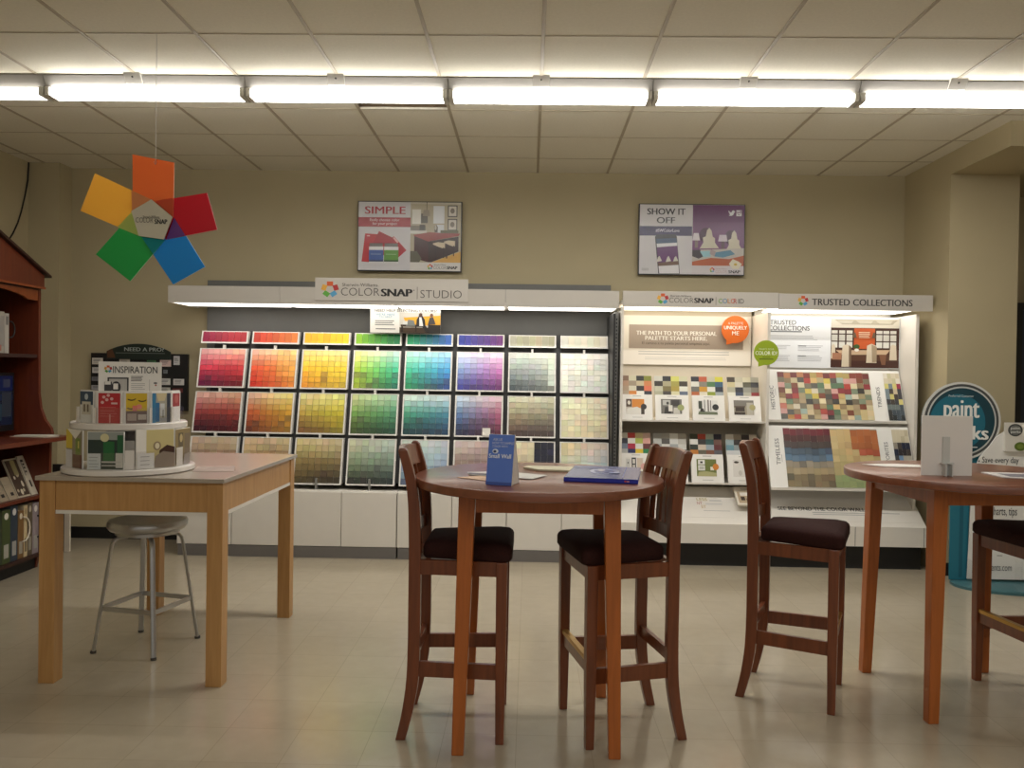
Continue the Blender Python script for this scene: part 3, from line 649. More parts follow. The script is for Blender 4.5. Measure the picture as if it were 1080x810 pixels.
# leaning swatch boards
leanT = lambda z: 7.0 - 0.40 * (1.6 - z)
PH = [(176, 70, 60), (206, 172, 112), (96, 122, 92), (196, 188, 156), (64, 60, 54), (124, 72, 52), (212, 192, 152), (154, 172, 160), (184, 132, 62), (112, 102, 82), (210, 200, 176), (132, 54, 58), (206, 186, 90), (150, 118, 74), (88, 84, 76), (190, 176, 140), (222, 208, 168), (124, 136, 112), (190, 112, 92), (200, 152, 144), (160, 140, 100), (176, 160, 120), (140, 120, 88), (198, 180, 132), (120, 112, 92), (170, 150, 118)]
def chip2(parent, O, x, z, w, h, col):
    zz = z; key = ('t', round(w, 4), round(h, 4))
    if key not in CHIPME:
        bb = B(); k = 0.40; p = []
        for vv, o0 in ((-h / 2, 0.004), (h / 2, 0.0015)):
            p += [(-w / 2, k * vv - o0, vv), (w / 2, k * vv - o0, vv), (w / 2, k * vv + 0.001, vv), (-w / 2, k * vv + 0.001, vv)]
        bb.hexa(p); bmesh.ops.recalc_face_normals(bb.bm, faces=bb.bm.faces)
        me = bpy.data.meshes.new('color_chip'); bb.bm.to_mesh(me); bb.bm.free(); me.materials.append(M['chip']); CHIPME[key] = me
    o = bpy.data.objects.new('color_chip', CHIPME[key]); COL.objects.link(o); o.parent = parent
    o.location = (x - O[0], leanT(zz) - 0.003 - O[1], zz - O[2]); j = random.uniform(0.94, 1.04); o.color = s2l([c * j for c in col])
def swatch_board(label, z1, z0, word, word2, colf, colf2, nr, nr2, wz):
    O = (2.53, leanT(z0), z0)
    t = thing('swatch_board', label, 'swatch board', O, 'leaning swatch boards in the right bay')
    dn = Vector((0, -0.40, -1)).normalized(); H = (z1 - z0) * math.sqrt(1.16); W = 1.158
    a = Art((1.95, leanT(z1), z1), XR, dn, W, H, frame=(1.95, z1, 3.108, z0), thick=0.02, base=(236, 234, 228), edge=(225, 222, 216))
    a.text(word, 2.012 + wz[0], wz[2], 2.045 + wz[0], wz[1], (90, 90, 92), 0.0, 2, True); a.rect(2.056, z0 + 0.2, 2.060, z0 + 0.26, (170, 170, 170))
    a.text(word2, 2.895, wz[4], 2.925, wz[3], (90, 90, 92), 0.0, 2, True)
    a.done('board', t)
    b = B(); zz = z0; y = leanT(z0); b.box(1.95, 3.108, y - 0.014, y + 0.02, z0 - 0.014, z0 + 0.006); put('ledge', b, 'white', t)
    zt, zb = z1 - 0.02, z0 + 0.012; n = 0
    nc = 14; cw = (2.85 - 2.085) / nc; ch = (zt - zb) / nr
    extra = []
    for j in range(nr):
        for i in range(nc):
            x = 2.085 + cw * (i + 0.5); z = zt - ch * (j + 0.5) - (0.004 * ((i * 5) % 3))
            z = max(z, zb + ch / 2)
            if j >= 2: chip2(t, O, x, z, cw * 0.985, ch * 1.0, colf(i, j, nc, nr))
            else: extra.append((x, z, cw * 0.985, ch, colf(i, j, nc, nr)))
    nc2 = 4; cw2 = (3.102 - 2.968) / nc2; ch2 = (zt - zb) / nr2
    for j in range(nr2):
        for i in range(nc2):
            extra.append((2.968 + cw2 * (i + 0.5), zt - ch2 * (j + 0.5), cw2 * 0.985, ch2, colf2(i, j)))
    a = Art((1.95, leanT(z1) - 0.004, z1), XR, dn, W, H, frame=(1.95, z1, 3.108, z0), thick=0.0005, base=(150, 140, 120), outline=[(2.086, zt), (2.849, zt), (2.849, zt - 2 * ch + 0.003), (2.086, zt - 2 * ch + 0.003)])
    for x, z, w, h, c in extra: a.rect(x - w / 2, z + h / 2, x + w / 2, z - h / 2, c, 0.4)
    o = a.done('color_chips', t); o['kind'] = 'stuff'
    return t
def hist(i, j, nc, nr):
    if j == 0: return random.choice([(150, 70, 60), (176, 120, 80), (128, 60, 48), (110, 52, 50), (170, 150, 90)])
    return random.choice(PH)
def trend(i, j): return random.choice([(206, 196, 172), (200, 188, 160), (218, 212, 196), (190, 184, 150)] if j < 2 else [(150, 44, 70), (120, 150, 90), (60, 60, 64), (196, 180, 150), (140, 110, 90), (120, 134, 140), (70, 62, 56), (206, 196, 120)] if j < 6 else [(58, 58, 56), (110, 120, 118), (70, 80, 88), (46, 50, 52)])
def timel(i, j, nc, nr):
    u, v = i / (nc - 1), j / (nr - 1)
    if u < 0.5:
        c = [(104, 24, 36), (70, 32, 32), (54, 44, 42), (58, 84, 110), (82, 112, 142), (150, 140, 122), (160, 144, 112), (128, 114, 84)][min(7, int(v * 8))]
        if random.random() < 0.2: c = lerp(c, (60, 60, 60), 0.3)
    else:
        c = lerp((214, 186, 130), (172, 160, 112), v)
        if u > 0.75 and v < 0.3: c = (176, 98, 52)
        if u > 0.8 and 0.3 <= v < 0.4: c = (178, 82, 56)
        if v > 0.8: c = (146, 160, 108)
    return lerp(c, random.choice(PH), 0.1)
def fav(i, j): return random.choice([(190, 180, 152), (206, 196, 170)]) if j < 2 else random.choice([(52, 46, 48), (34, 40, 60), (74, 66, 60), (150, 142, 128)]) if j < 4 else random.choice([(110, 140, 172), (176, 170, 156), (70, 70, 72)])
swatch_board('leaning board of mixed heritage colour swatches, upper of two in the right bay', 1.592, 1.172, 'HISTORIC', 'TRENDS', hist, trend, 9, 9, (0, 1.262, 1.455, 1.285, 1.455))
swatch_board('leaning board of red, blue and tan swatches, lower of two behind the right bar table', 1.130, 0.640, 'TIMELESS', 'FAVORITES', timel, fav, 9, 9, (0, 0.82, 1.025, 0.80, 1.01))
b = B(); b.prism([(6.56, 0.195), (6.56, 0.352), (6.90, 0.600), (7.185, 0.600), (7.185, 0.195)], 'x', 1.946, 3.16); put('sloped_base', b, 'white', t)
b = B(); b.box(1.946, 3.16, 6.65, 7.2, 0.0, 0.195); put('kick_plate', b, 'black', t)
b = B(); b.box(2.598, 2.602, 6.5585, 6.56, 0.197, 0.35); b.box(3.138, 3.142, 6.5585, 6.56, 0.197, 0.35); put('base_seams', b, 'grey_toe', t)
a = Art(Vector((1.97, 6.60, 0.352 + 0.04 * 0.248 / 0.34 + 0.0015)) + sl * 0.30, XR, -sl, 1.17, 0.3, frame=(1.97, 0, 3.14, 0.3), thick=0.001, base=(222, 217, 208))
a.text('SEE BEYOND THE COLOR WALL.', 2.03, 0.145, 2.74, 0.185, (52, 50, 50), 0.01); a.lines(2.30, 2.85, (0.205, 0.225), 0.006, (160, 158, 154), 1, 0.1); a.rect(2.75, 0.20, 3.0, 0.206, (150, 148, 145))
a.done('slope_print', t)

# ================================================================== WALL SCREENS
def screen(x0, x1, z0, z1, label, draw, fr):
    t = thing('wall_screen', label, 'screen', ((x0 + x1) / 2, YW - 0.03, z0), 'screens high on the back wall')
    b = B(); b.box(x0, x1, 7.20, 7.235, z0, z1); put('bezel', b, 'screen_dark', t, bevel=0.003)
    b = B(); b.box((x0 + x1) / 2 - 0.2, (x0 + x1) / 2 + 0.2, 7.236, YW - 0.001, z0 + 0.15, z1 - 0.15); put('wall_mount', b, 'black', t)
    a = Art((x0 + 0.008, 7.198, z1 - 0.008), XR, DN, x1 - x0 - 0.016, z1 - z0 - 0.016, frame=fr, thick=0.001, base=(206, 204, 206))
    draw(a); a.done('display_picture', t, m='gloss_print')
def pic1(a):
    a.text('SIMPLE', 190, 134, 524, 196, (165, 32, 44), 0.015); a.rect(140, 224, 566, 302, (165, 32, 44)); a.text('Easily choose color', 232, 234, 476, 262, (240, 226, 226), 0.01); a.text('for your project', 254, 264, 456, 292, (240, 226, 226), 0.01)
    a.poly([(195, 358), (300, 364), (280, 600), (168, 590)], (186, 38, 46), 1); a.poly([(308, 338), (440, 400), (380, 560), (250, 460)], (166, 32, 42), 2); a.poly([(430, 378), (535, 494), (440, 580), (340, 470)], (178, 36, 46), 1); a.rect(210, 374, 234, 382, (235, 190, 190), 3); a.poly([(422, 394), (432, 384), (470, 426), (460, 436)], (225, 170, 170), 2)
    for x, c in ((228, (60, 92, 160)), (352, (96, 150, 60))):
        a.rect(x + 4, 438, x + 112, 470, (120, 112, 108), 3); a.rect(x, 466, x + 118, 604, (232, 230, 230), 3); a.rect(x, 494, x + 118, 590, c, 4); a.rect(x + 14, 526, x + 100, 532, lerp(c, (255, 255, 255), 0.4), 5); a.rect(x, 576, x + 118, 590, lerp(c, (20, 20, 30), 0.5), 5); a.disc(x + 59, 604, 59, 8, (210, 208, 208), 3)
    x0, y0, x1, y1 = 566, 96, 978, 592
    a.rect(x0, y0, x1, y1, (176, 166, 140)); a.rect(x0, y0, x1, 112, (196, 190, 172), 2); a.rect(578, 156, 650, 276, (226, 224, 214), 2); a.rect(650, 190, 706, 268, (96, 92, 80), 2); a.rect(752, 126, 842, 270, (216, 220, 222), 2); a.rect(772, 280, 840, 360, (210, 214, 216), 2)
    for yy in (120, 232): a.rect(870, yy, 948, yy + 96, (60, 56, 50), 2); a.rect(878, yy + 8, 940, yy + 88, (206, 200, 186), 3); a.disc(908, yy + 46, 18, 22, (120, 110, 96), 4)
    a.poly([(696, 96), (700, 96), (700, 160), (696, 160)], (60, 54, 46), 3); a.poly([(664, 210), (672, 160), (716, 160), (726, 210)], (150, 140, 122), 3)
    a.rect(566, 290, 690, 330, (120, 112, 96), 2); a.rect(640, 282, 686, 328, (66, 60, 44), 3); a.rect(566, 330, 700, 356, (214, 212, 204), 2)
    a.poly([(590, 366), (720, 344), (972, 352), (960, 372), (712, 420), (600, 376)], (150, 64, 54), 4); a.poly([(598, 368), (714, 420), (714, 590), (598, 560)], (70, 32, 30), 3); a.poly([(714, 420), (960, 376), (960, 500), (740, 590), (714, 590)], (56, 34, 28), 3)
    a.poly([(764, 344), (760, 296), (778, 280), (790, 300), (788, 344)], (92, 88, 80), 4); a.disc(772, 306, 8, 20, (190, 186, 170), 5); a.rect(812, 326, 958, 350, (96, 92, 60), 5)
    a.poly([(740, 592), (978, 500), (978, 592)], (206, 160, 80), 4); a.poly([(566, 500), (620, 500), (660, 560), (640, 592), (566, 592)], (96, 92, 74), 4)
    for q, w, yy in ((752, 98, 424), (842, 90, 408)): a.poly([(q, yy + 10), (q + w * 0.4, yy), (q + w, yy + 6), (q + w, yy + 50), (q + w * 0.8, yy + 50), (q + w * 0.5, yy + 40), (q, yy + 20)], (206, 190, 160), 5); a.rect(q + 18, yy + 44, q + 28, yy + 150, (50, 30, 26), 5); a.rect(q + w - 14, yy + 44, q + w - 6, yy + 130, (50, 30, 26), 5)
    a.rect(566, 592, 978, 662, (214, 210, 204), 3); a.pinwheel(730, 628, 22, 4); a.text('Sherwin-Williams.', 764, 604, 864, 616, (80, 76, 74), 0, 4); a.text('COLOR', 757, 622, 864, 646, (120, 116, 112), -0.005, 4); a.text('SNAP', 866, 622, 954, 646, (50, 48, 46), 0.03, 4)
def pic2(a):
    a.text('SHOW IT', 168, 150, 486, 202, (30, 30, 40), 0.015); a.text('OFF', 248, 222, 400, 272, (30, 30, 40), 0.015); a.rect(108, 296, 542, 374, (52, 42, 88)); a.text('#SWColorLove', 240, 318, 438, 346, (226, 222, 236), 0.008)
    a.poly([(236, 384), (250, 366), (402, 362), (416, 378), (446, 686), (268, 686)], (48, 48, 52), 2); a.poly([(246, 400), (412, 392), (418, 430), (250, 440)], (60, 82, 112), 3); a.poly([(250, 440), (418, 430), (421, 455), (253, 470)], (226, 226, 230), 3)
    a.poly([(253, 470), (421, 455), (434, 610), (268, 622)], (104, 62, 112), 3)
    for q in (272, 348, 408): a.poly([(q - 22, 592), (q - 8, 550), (q + 4, 540), (q + 24, 582)], (214, 210, 200), 4)
    a.poly([(262, 596), (432, 580), (434, 612), (268, 624)], (120, 96, 84), 4); a.poly([(268, 624), (434, 612), (440, 682), (276, 684)], (222, 220, 222), 3); a.lines(130, 205, (645, 658), 4, (150, 148, 150))
    a.rect(546, 120, 972, 616, (112, 60, 110)); a.rect(546, 120, 972, 260, (104, 54, 104), 2)
    for q, w, yy in ((684, 96, 306), (890, 86, 324)):
        a.disc(q - 30, yy + 60, w * 0.55, 60, (70, 34, 62), 2)
        a.poly([(q - w * 0.8, yy + 170), (q - w * 0.5, yy + 120), (q - w * 0.55, yy + 80), (q - w * 0.3, yy + 70), (q - w * 0.2, yy + 20), (q, yy), (q + w * 0.2, yy + 24), (q + w * 0.3, yy + 72), (q + w * 0.5, yy + 84), (q + w * 0.5, yy + 120), (q + w * 0.85, yy + 166)], (206, 200, 180), 3)
    a.poly([(556, 350), (596, 350), (608, 410), (546, 410)], (214, 206, 212), 3); a.rect(566, 410, 592, 470, (130, 110, 110), 3); a.poly([(768, 362), (826, 362), (836, 416), (758, 416)], (206, 194, 206), 3); a.rect(784, 416, 812, 480, (96, 66, 80), 3)
    a.poly([(546, 490), (972, 470), (972, 616), (546, 616)], (190, 184, 176), 3); a.poly([(546, 490), (610, 486), (640, 540), (600, 560), (546, 540)], (60, 54, 60), 4); a.poly([(610, 500), (690, 494), (700, 540), (640, 548)], (150, 196, 206), 4); a.poly([(740, 506), (860, 486), (900, 520), (800, 548), (730, 540)], (84, 134, 160), 4); a.poly([(700, 480), (740, 500), (730, 540), (690, 520)], (166, 150, 150), 4)
    a.poly([(546, 584), (700, 552), (850, 560), (972, 530), (972, 616), (546, 616)], (176, 92, 56), 4); a.poly([(850, 600), (880, 560), (930, 580), (956, 600), (930, 640), (880, 640)], (222, 214, 190), 6); a.disc(904, 604, 14, 10, (200, 170, 70), 7)
    a.rect(546, 616, 972, 688, (206, 200, 202), 4); a.pinwheel(712, 650, 20, 5); a.text('COLOR', 740, 652, 836, 676, (190, 160, 156), -0.005, 5); a.text('SNAP', 846, 652, 944, 676, (60, 56, 58), 0.02, 5); a.text('Sherwin-Williams.', 740, 634, 836, 645, (170, 140, 140), 0, 5)
    # bird and camera icons
    a.poly([(840, 162), (852, 176), (864, 180), (868, 166), (880, 160), (890, 168), (894, 172), (886, 182), (880, 196), (866, 206), (850, 206), (840, 200), (854, 198), (844, 188), (850, 188), (840, 176)], (232, 228, 236), 4)
    a.rect(904, 160, 948, 208, (232, 228, 236), 4); a.rect(904, 174, 948, 180, (130, 84, 130), 5); a.disc(926, 188, 12, 12, (130, 84, 130), 6); a.disc(926, 188, 8, 8, (232, 228, 236), 7); a.rect(934, 164, 944, 172, (130, 84, 130), 5)
screen(-1.523, -0.609, 2.405, 3.018, 'left wall screen showing the word SIMPLE and a kitchen', pic1, (140, 96, 978, 660))
screen(0.933, 1.853, 2.402, 3.021, 'right wall screen showing SHOW IT OFF and a purple bedroom', pic2, (108, 118, 972, 688))

# ================================================================== HANGING PINWHEEL SIGN
SY = 4.33
def sp(x, y): return (-2.0085 + (x - 726) / 4.5 * 0.005085, 2.307 - (y - 415) / 4.5 * 0.00502)   # metres on the sign plane
t = thing('hanging_pinwheel_sign', 'five-petal rainbow pinwheel sign hanging on a thread from the ceiling', 'hanging sign', (-2.0085, SY, 1.97))
b = B(); b.tube([(-1.995, SY, 2.622), (-1.995, SY, HC)], 0.0014, 6); put('thread', b, 'metal_white', t)
b = B(); b.tube([(-1.995, SY - 0.003, 2.60), (-1.989, SY - 0.004, 2.612), (-1.995, SY, 2.625), (-2.001, SY - 0.004, 2.612), (-1.995, SY - 0.003, 2.60)], 0.0016, 6); put('hook', b, 'alu', t)
def petal(pts, tri, col, tcol, off, name_label):
    P = [sp(*p) for p in pts]
    a = Art((0, SY + off, 0), XR, (0, 0, -1), 1, 1, frame=(0, 0, 1, 1), thick=0.005, base=col, edge=lerp(col, (255, 255, 255), 0.55), outline=[(x, -z) for x, z in P])
    if tri: a.poly([(x, -z) for x, z in [sp(*p) for p in tri]], tcol, 1)
    if name_label == 'yellow petal': a.poly([(x, -z) for x, z in [sp(*p) for p in [(628, 277), (726, 320), (632, 376)]]], (255, 196, 140), 1)
    o = a.done('petal', t, name_label, m='petal')
petal([(628, 105), (826, 142), (824, 400), (632, 376)], [(740, 325), (826, 308), (824, 400)], (226, 128, 70), (255, 124, 84), 0.000, 'orange petal')
petal([(980, 282), (1030, 456), (786, 506), (735, 325)], [(826, 402), (880, 485), (790, 506)], (196, 36, 54), (150, 96, 200), 0.006, 'red petal')
petal([(822, 718), (972, 632), (826, 400), (670, 495)], None, (48, 152, 214), None, 0.012, 'blue petal')
petal([(455, 580), (620, 706), (782, 508), (632, 378)], [(786, 506), (728, 575), (672, 495)], (58, 176, 96), (40, 190, 205), 0.007, 'green petal')
petal([(455, 198), (726, 320), (666, 492), (387, 376)], [(632, 376), (666, 492), (564, 452)], (244, 196, 88), (220, 250, 150), -0.0072, 'yellow petal')
a = Art((0, SY - 0.016, 0), XR, (0, 0, -1), 1, 1, frame=(0, 0, 1, 1), thick=0.006, base=(226, 222, 206), outline=[(x, -z) for x, z in [sp(*p) for p in [(726, 320), (826, 402), (786, 508), (668, 493), (632, 376)]]])
def spt(x, y): q = sp(x, y); return (q[0], -q[1])
p0, p1 = spt(688, 397), spt(768, 411); a.text('Sherwin-Williams.', p0[0], p0[1], p1[0], p1[1], (60, 58, 54))
p0, p1 = spt(654, 406), spt(736, 430); a.text('COLOR', p0[0], p0[1], p1[0], p1[1], (110, 106, 98), -0.005)
p0, p1 = spt(743, 414), spt(803, 436); a.text('SNAP', p0[0], p0[1], p1[0], p1[1], (50, 48, 46), 0.025)
a.done('centre_pentagon', t, 'white centre pentagon with lettering')

# ================================================================== BAR TABLES
def bar_table():
    t = thing('bar_table', 'round cherry wood bar table in the centre foreground with a blue book on top', 'table', (0.049, 3.58, 0), 'round cherry bar tables', local=True)
    b = B(); b.lathe([(0.0, 1.043), (0.531, 1.043), (0.535, 1.046), (0.535, 1.0765), (0.5335, 1.079), (0.531, 1.08), (0.0, 1.08)], n=72)
    put('tabletop', b, 'top_wood', t, smooth=True)
    for sx in (-1, 1):
        for sy in (-1, 1):
            b = B(); q = lambda z, w, e: [(sx * (e - w * k[0]), sy * (e - w * k[1]), z) for k in ((0, 0), (1, 0), (1, 1), (0, 1))]
            b.loft([q(0.0, 0.048, 0.336), q(0.9, 0.064, 0.324), q(1.042, 0.066, 0.322)])
            put('leg', b, 'table_wood', t, bevel=0.004)
    for s_ in (-1, 1):
        b = B(); b.box(-0.255, 0.255, s_ * 0.30 - 0.011, s_ * 0.30 + 0.011, 0.966, 1.042); put('apron', b, 'table_wood', t)
        b = B(); b.box(s_ * 0.30 - 0.011, s_ * 0.30 + 0.011, -0.255, 0.255, 0.966, 1.042); put('apron', b, 'table_wood', t)
    return t
def dup(root, loc, rz, label):
    r = root.copy(); COL.objects.link(r); r.location = loc; r.rotation_euler = (0, 0, rz); r['label'] = label
    for ch in list(root.children):
        c = ch.copy(); COL.objects.link(c); c.parent = r
        for g in list(ch.children):
            d = g.copy(); COL.objects.link(d); d.parent = c
    return r
tb = bar_table()
dup(tb, (2.10, 4.01, 0), 0.063, 'round cherry bar table at right holding a white sign card')

# ================================================================== BAR CHAIRS
def spline(pts, n):
    out = []
    for k in range(n + 1):
        z = pts[0][0] + (pts[-1][0] - pts[0][0]) * k / n
        for (a, b_) in zip(range(len(pts) - 1), range(1, len(pts))):
            if z <= pts[b_][0] + 1e-9: break
        p0 = pts[max(a - 1, 0)]; p1 = pts[a]; p2 = pts[b_]; p3 = pts[min(b_ + 1, len(pts) - 1)]
        u = (z - p1[0]) / (p2[0] - p1[0]); h = p2[0] - p1[0]
        m1 = (p2[1] - p0[1]) / max(p2[0] - p0[0], 1e-6) * h; m2 = (p3[1] - p1[1]) / max(p3[0] - p1[0], 1e-6) * h
        x = (2 * u ** 3 - 3 * u * u + 1) * p1[1] + (u ** 3 - 2 * u * u + u) * m1 + (-2 * u ** 3 + 3 * u * u) * p2[1] + (u ** 3 - u * u) * m2
        out.append((z, x))
    return out
PROF = [(0.0, -0.231), (0.12, -0.203), (0.27, -0.183), (0.60, -0.180), (0.86, -0.182), (1.0, -0.190), (1.10, -0.208), (1.198, -0.236)]
def px_(z):
    L = spline(PROF, 60)
    for (a, b_) in zip(L, L[1:]):
        if a[0] <= z <= b_[0]: return a[1] + (b_[1] - a[1]) * (z - a[0]) / (b_[0] - a[0])
    return L[-1][1]
def bar_chair():
    t = thing('bar_chair', 'left chair at the centre table, cherry wood slat back facing right', 'bar chair', (-0.28, 3.57, 0), 'cherry bar chairs with maroon seats', local=True)
    HWR, HWF = 0.183, 0.205
    for s_ in (-1, 1):
        b = B(); secs = []
        for z, x in spline(PROF, 28):
            wx = 0.050 if z < 0.9 else 0.050 - 0.012 * (z - 0.9) / 0.3
            if z < 0.25: wx = 0.040 + 0.010 * z / 0.25
            secs.append([(x - wx / 2, s_ * HWR - 0.017, z), (x + wx / 2, s_ * HWR - 0.017, z), (x + wx / 2, s_ * HWR + 0.017, z), (x - wx / 2, s_ * HWR + 0.017, z)])
        z, x = 1.209, px_(1.198) - 0.002
        secs.append([(x - 0.008, s_ * HWR - 0.012, z), (x + 0.008, s_ * HWR - 0.012, z), (x + 0.008, s_ * HWR + 0.012, z), (x - 0.008, s_ * HWR + 0.012, z)])
        b.loft(secs); put('back_post', b, 'chair_wood', t, bevel=0.003)
        b = B()
        q = lambda z, w: [(0.18 - w / 2, s_ * HWF - w / 2, z), (0.18 + w / 2, s_ * HWF - w / 2, z), (0.18 + w / 2, s_ * HWF + w / 2, z), (0.18 - w / 2, s_ * HWF + w / 2, z)]
        b.loft([q(0, 0.034), q(0.3, 0.042), q(0.748, 0.046)]); put('leg', b, 'chair_wood', t, bevel=0.003)
        # side apron and stretcher
        b = B(); b.bar((px_(0.72) + 0.02, s_ * HWR, 0.718), (0.16, s_ * HWF, 0.718), 0.022, 0.060); put('apron', b, 'chair_wood', t)
        b = B(); b.bar((px_(0.295) + 0.02, s_ * HWR, 0.295), (0.162, s_ * HWF, 0.295), 0.02, 0.062); put('stretcher', b, 'chair_wood', t)
    b = B(); b.box(0.172, 0.194, -HWF + 0.02, HWF - 0.02, 0.688, 0.748); put('apron', b, 'chair_wood', t)
    b = B(); b.box(-0.19, -0.17, -HWR + 0.016, HWR - 0.016, 0.688, 0.748); put('apron', b, 'chair_wood', t)
    b = B(); b.box(0.170, 0.190, -HWF + 0.02, HWF - 0.02, 0.300, 0.362); fs = put('stretcher', b, 'chair_wood', t)
    b = B(); b.box(0.168, 0.193, -HWF + 0.021, HWF - 0.021, 0.3625, 0.368); b.box(0.1905, 0.194, -HWF + 0.022, HWF - 0.022, 0.350, 0.3625); put('foot_plate', b, 'brass', fs, label='brass foot plate')
    b = B(); b.box(px_(0.35) - 0.01, px_(0.35) + 0.01, -HWR + 0.016, HWR - 0.016, 0.325, 0.375); put('stretcher', b, 'chair_wood', t)
    # bowed back rails
    def rail(z0, z1, thick, arch):
        b = B(); secs = []; n = 12
        for k in range(n + 1):
            y = -HWR + 0.014 + (2 * HWR - 0.028) * k / n; w = 1 - (y / HWR) ** 2; bow = 0.028 * w
            za, zb = z0, z1 + arch * w
            xa, xb = px_(za) - bow, px_(min(zb, 1.198)) - bow
            secs.append([(xa - thick / 2, y, za), (xa + thick / 2, y, za), (xb + thick / 2, y, zb), (xb - thick / 2, y, zb)])
        b.loft(secs); return b
    put('top_rail', rail(1.112, 1.194, 0.024, 0.012), 'chair_wood', t, bevel=0.003)
    put('lower_rail', rail(0.824, 0.880, 0.022, 0.0), 'chair_wood', t)
    for k in range(5):
        y = -0.116 + 0.058 * k; bow = 0.028 * (1 - (y / HWR) ** 2)
        b = B(); secs = []
        for m in range(7):
            z = 0.876 + (1.116 - 0.876) * m / 6; x = px_(z) - bow
            secs.append([(x - 0.006, y - 0.018, z), (x + 0.006, y - 0.018, z), (x + 0.006, y + 0.018, z), (x - 0.006, y + 0.018, z)])
        b.loft(secs); put('slat', b, 'chair_wood', t)
    # domed seat cushion
    def outline(g):
        P = []; xa, xb = -0.152 + g, 0.222 - g; ya, yb = 0.16 - g, 0.232 - g
        N_ = 11
        cs = [((xb, yb), 0.05), ((xa, ya), 0.02), ((xa, -ya), 0.02), ((xb, -yb), 0.05)]
        for i, (c, r) in enumerate(cs):
            p = Vector(c); pn = Vector(cs[(i + 1) % 4][0]); pp = Vector(cs[i - 1][0])
            d0 = (pp - p).normalized(); d1 = (pn - p).normalized()
            for k in range(N_):
                u = k / (N_ - 1); a0 = p + d0 * r; a1 = p + d1 * r
                P.append(a0 * (1 - u) ** 2 + p * 2 * u * (1 - u) + a1 * u * u)
        return P
    b = B(); secs = []
    for g, z in ((0.008, 0.7485), (0.0, 0.76), (0.0, 0.794), (0.004, 0.806), (0.014, 0.816), (0.04, 0.823), (0.08, 0.827), (0.14, 0.829)):
        secs.append([(p.x, p.y, z) for p in outline(g)])
    b.loft(secs); put('seat', b, 'fabric', t, smooth=True)
    return t
ch = bar_chair()
dup(ch, (0.396, 3.579, 0), math.radians(192.65), 'right chair at the centre table, cherry slat back turned to the left, brass foot rail')
dup(ch, (1.313, 4.005, 0), math.radians(-24.5), 'cherry bar chair standing alone, left of the right table')
dup(ch, (2.503, 4.038, 0), math.radians(187.6), 'cherry bar chair tucked under the right table, mostly outside the right edge')

# ---- things on the centre table
ZT = 1.0812
O = Vector((-0.115, 3.232, ZT))
d = Vector((0.103, -0.028, 0)).normalized(); nrm = Vector((-d.y, d.x, 0))      # width direction, depth direction (away)
t = thing('tent_card', 'upright blue and white tent card on the centre table', 'table sign', O + nrm * 0.055)
A0 = O - d * 0.053
topz = 1.278
dn = (A0 - (A0 + nrm * 0.04 + Vector((0, 0, topz - ZT)))).normalized()
Hh = (A0 - (A0 + nrm * 0.04 + Vector((0, 0, topz - ZT)))).length
a = Art(A0 + nrm * 0.04 + Vector((0, 0, topz - ZT)), d, dn, 0.106, Hh, frame=(335, 70, 432, 262), thick=0.0012, base=(84, 120, 204), edge=(226, 224, 220))
a.text('ASK US', 352, 84, 386, 94, (214, 222, 240)); a.text('HOW TO SAMPLE', 350, 98, 430, 107, (214, 222, 240)); a.text('COLOR WITH', 350, 111, 408, 119, (214, 222, 240))
a.disc(363, 134, 11, 9, (222, 228, 240)); a.disc(361, 135, 6, 5, (40, 60, 110), 2); a.text('Small Wall', 340, 144, 424, 160, (236, 240, 248), 0.02); a.rect(335, 250, 432, 262, (54, 80, 156))
a.done('front_flap', t)
A1 = A0 + nrm * 0.115
dn2 = (A1 - (A0 + nrm * 0.05 + Vector((0, 0, topz - ZT)))).normalized()
a = Art(A0 + nrm * 0.05 + d * 0.106 + Vector((0, 0, topz - ZT)), -d, dn2, 0.106, (A1 - (A0 + nrm * 0.05 + Vector((0, 0, topz - ZT)))).length, thick=0.0012, base=(62, 92, 168), edge=(226, 224, 220))
a.done('back_flap', t, 'white inner back flap')
b = B(); b.hexa([tuple(A0 + nrm * 0.001 + d * 0.001), tuple(A0 + nrm * 0.001 + d * 0.105), tuple(A0 + nrm * 0.114 + d * 0.105), tuple(A0 + nrm * 0.114 + d * 0.001)] + [tuple(p + Vector((0, 0, 0.001))) for p in (A0 + nrm * 0.001 + d * 0.001, A0 + nrm * 0.001 + d * 0.105, A0 + nrm * 0.114 + d * 0.105, A0 + nrm * 0.114 + d * 0.001)])
put('bottom_fold', b, 'white', t)
b = B(); c1 = A0 + d * 0.106
b.loft([[tuple(c1 - d * 0.002 + nrm * 0.012 + Vector((0, 0, 0.002))), tuple(c1 - d * 0.002 + nrm * 0.104 + Vector((0, 0, 0.002))), tuple(c1 - d * 0.002 + nrm * 0.056 + Vector((0, 0, topz - ZT - 0.03))), tuple(c1 - d * 0.002 + nrm * 0.044 + Vector((0, 0, topz - ZT - 0.03)))],
        [tuple(c1 - d * 0.001 + nrm * 0.012 + Vector((0, 0, 0.002))), tuple(c1 - d * 0.001 + nrm * 0.104 + Vector((0, 0, 0.002))), tuple(c1 - d * 0.001 + nrm * 0.056 + Vector((0, 0, topz - ZT - 0.03))), tuple(c1 - d * 0.001 + nrm * 0.044 + Vector((0, 0, topz - ZT - 0.03)))]])
put('side_gusset', b, 'white', t)
